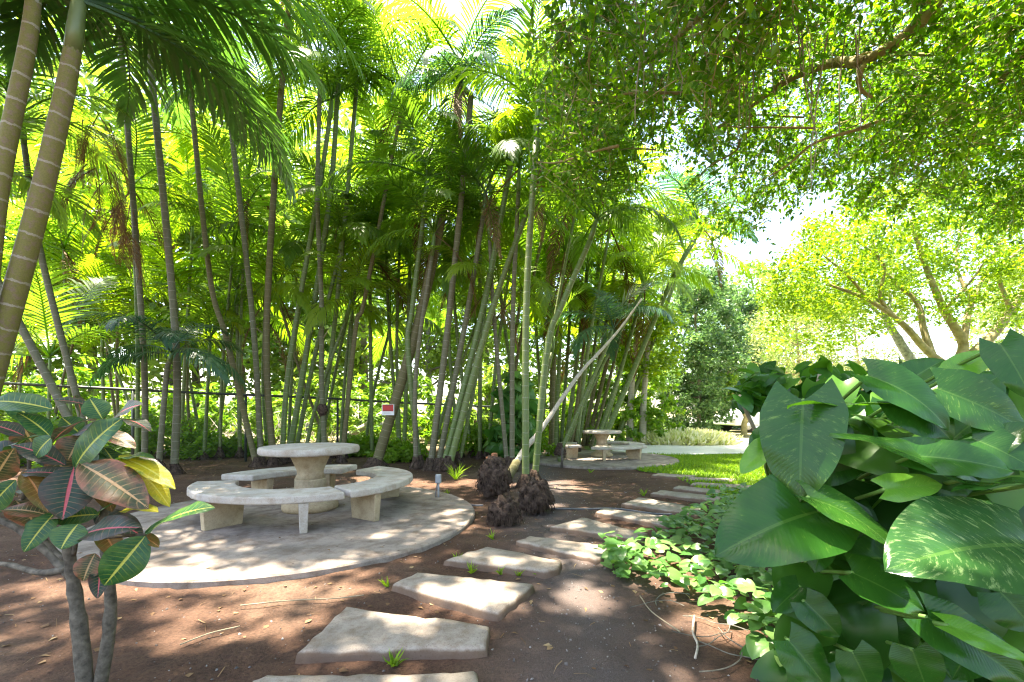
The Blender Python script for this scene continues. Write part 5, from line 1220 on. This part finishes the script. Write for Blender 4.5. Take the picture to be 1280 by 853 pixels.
# gravel and dry litter
n = 26000; xy = np.stack([rng.uniform(-4.5, 3, n), rng.uniform(1.7, 9, n)], 1)
m_ = np.ones(n, bool); m_ &= (xy[:, 0] + 2.38) ** 2 + (xy[:, 1] - 5.12) ** 2 > 2.0 ** 2
dens = np.clip(1 - np.abs(xy[:, 0] - .45) * 1.1, .18, 1); m_ &= rng.random(n) < dens; xy = xy[m_]; n = len(xy)
P = np.stack([xy[:, 0], xy[:, 1], ground_h(xy[:, 0], xy[:, 1]) + .002], 1)
me = scatter('gravel', T_PEB, P, rdir(n, 0, .2), rdir(n, 1, .3), (.004 + .016 * rng.random(n) ** 3)[:, None] * rng.uniform(.6, 1.3, (n, 3)))
o = link('gravel', me, M['gravel']); tag(o, 'fine grey gravel in the soil right of the stepping stones', 'gravel', kind='stuff')
n = 1500; xy = np.stack([rng.uniform(-7.5, 3, n), rng.uniform(1.6, 11, n)], 1); m_ = rng.random(n) < np.where((xy[:, 0] + 2.38) ** 2 + (xy[:, 1] - 5.12) ** 2 < 1.9 ** 2, .06, 1); xy = xy[m_]; n = len(xy)
zz = np.where((xy[:, 0] + 2.38) ** 2 + (xy[:, 1] - 5.12) ** 2 < 1.94 ** 2, .053, ground_h(xy[:, 0], xy[:, 1]) + .006)
a = rng.uniform(0, 6.28, n)
me = scatter('leaf_litter', T_LEAF, np.stack([xy[:, 0], xy[:, 1], zz], 1), np.stack([np.cos(a), np.sin(a), rng.normal(size=n) * .12], 1), nrm(rdir(n) * .25 + np.array([0, 0, 1])), np.stack([rng.uniform(.03, .08, n)] + [rng.uniform(.02, .055, n)] * 2, 1))
kx = 1000; xs = np.stack([rng.uniform(-6.5, 3, kx), rng.uniform(1.6, 10, kx)], 1); xs = xs[((xs[:, 0] + 2.38) ** 2 + (xs[:, 1] - 5.12) ** 2 > 2.0 ** 2)]; kx = len(xs); a2 = rng.uniform(0, 6.28, kx)
me2 = scatter('leaf_litter', T_BLADE, np.stack([xs[:, 0], xs[:, 1], ground_h(xs[:, 0], xs[:, 1]) + .006], 1), np.stack([np.cos(a2), np.sin(a2), rng.normal(size=kx) * .05], 1), nrm(rdir(kx) * .2 + np.array([0, 0, 1])), np.stack([rng.uniform(.03, .07, kx)] + [rng.uniform(.04, .14, kx)] * 2, 1))
o = link('dry_twigs', me2, M['litter']); tag(o, 'thin dry leaf strips and twigs strewn over the bare soil', 'litter', kind='stuff')
o = link('leaf_litter', me, M['litter']); tag(o, 'scattered dry brown leaves on the soil and slab', 'leaf litter', kind='stuff')

# fronds that would close one of the crown's sun gaps are pruned
bpy.context.view_layer.update()
gone = 0
for _ in range(14):
    dg = bpy.context.evaluated_depsgraph_get(); kill = set()
    for (x, y, rx, ry) in PATCH + EXTRA:
        for (a, b) in ((0, 0), (.6, 0), (-.6, 0), (0, .6), (0, -.6), (.4, .4), (-.4, .4), (.4, -.4), (-.4, -.4)):
            z0 = .9 if (x, y, rx, ry) in EXTRA else .12
            org = Vector((x + a * rx, y + b * ry, 0)) + SUN * (z0 / SUN.z)
            ok, loc, nor, idx, ob, mx = scene.ray_cast(dg, org, SUN)
            if ok and ob.name.startswith('frond') and ob.parent is not None and ob.parent.location.y > 5: kill.add(ob.name)
    if not kill: break
    for k in kill: bpy.data.objects.remove(bpy.data.objects[k]); gone += 1
    bpy.context.view_layer.update()
print('pruned fronds', gone)
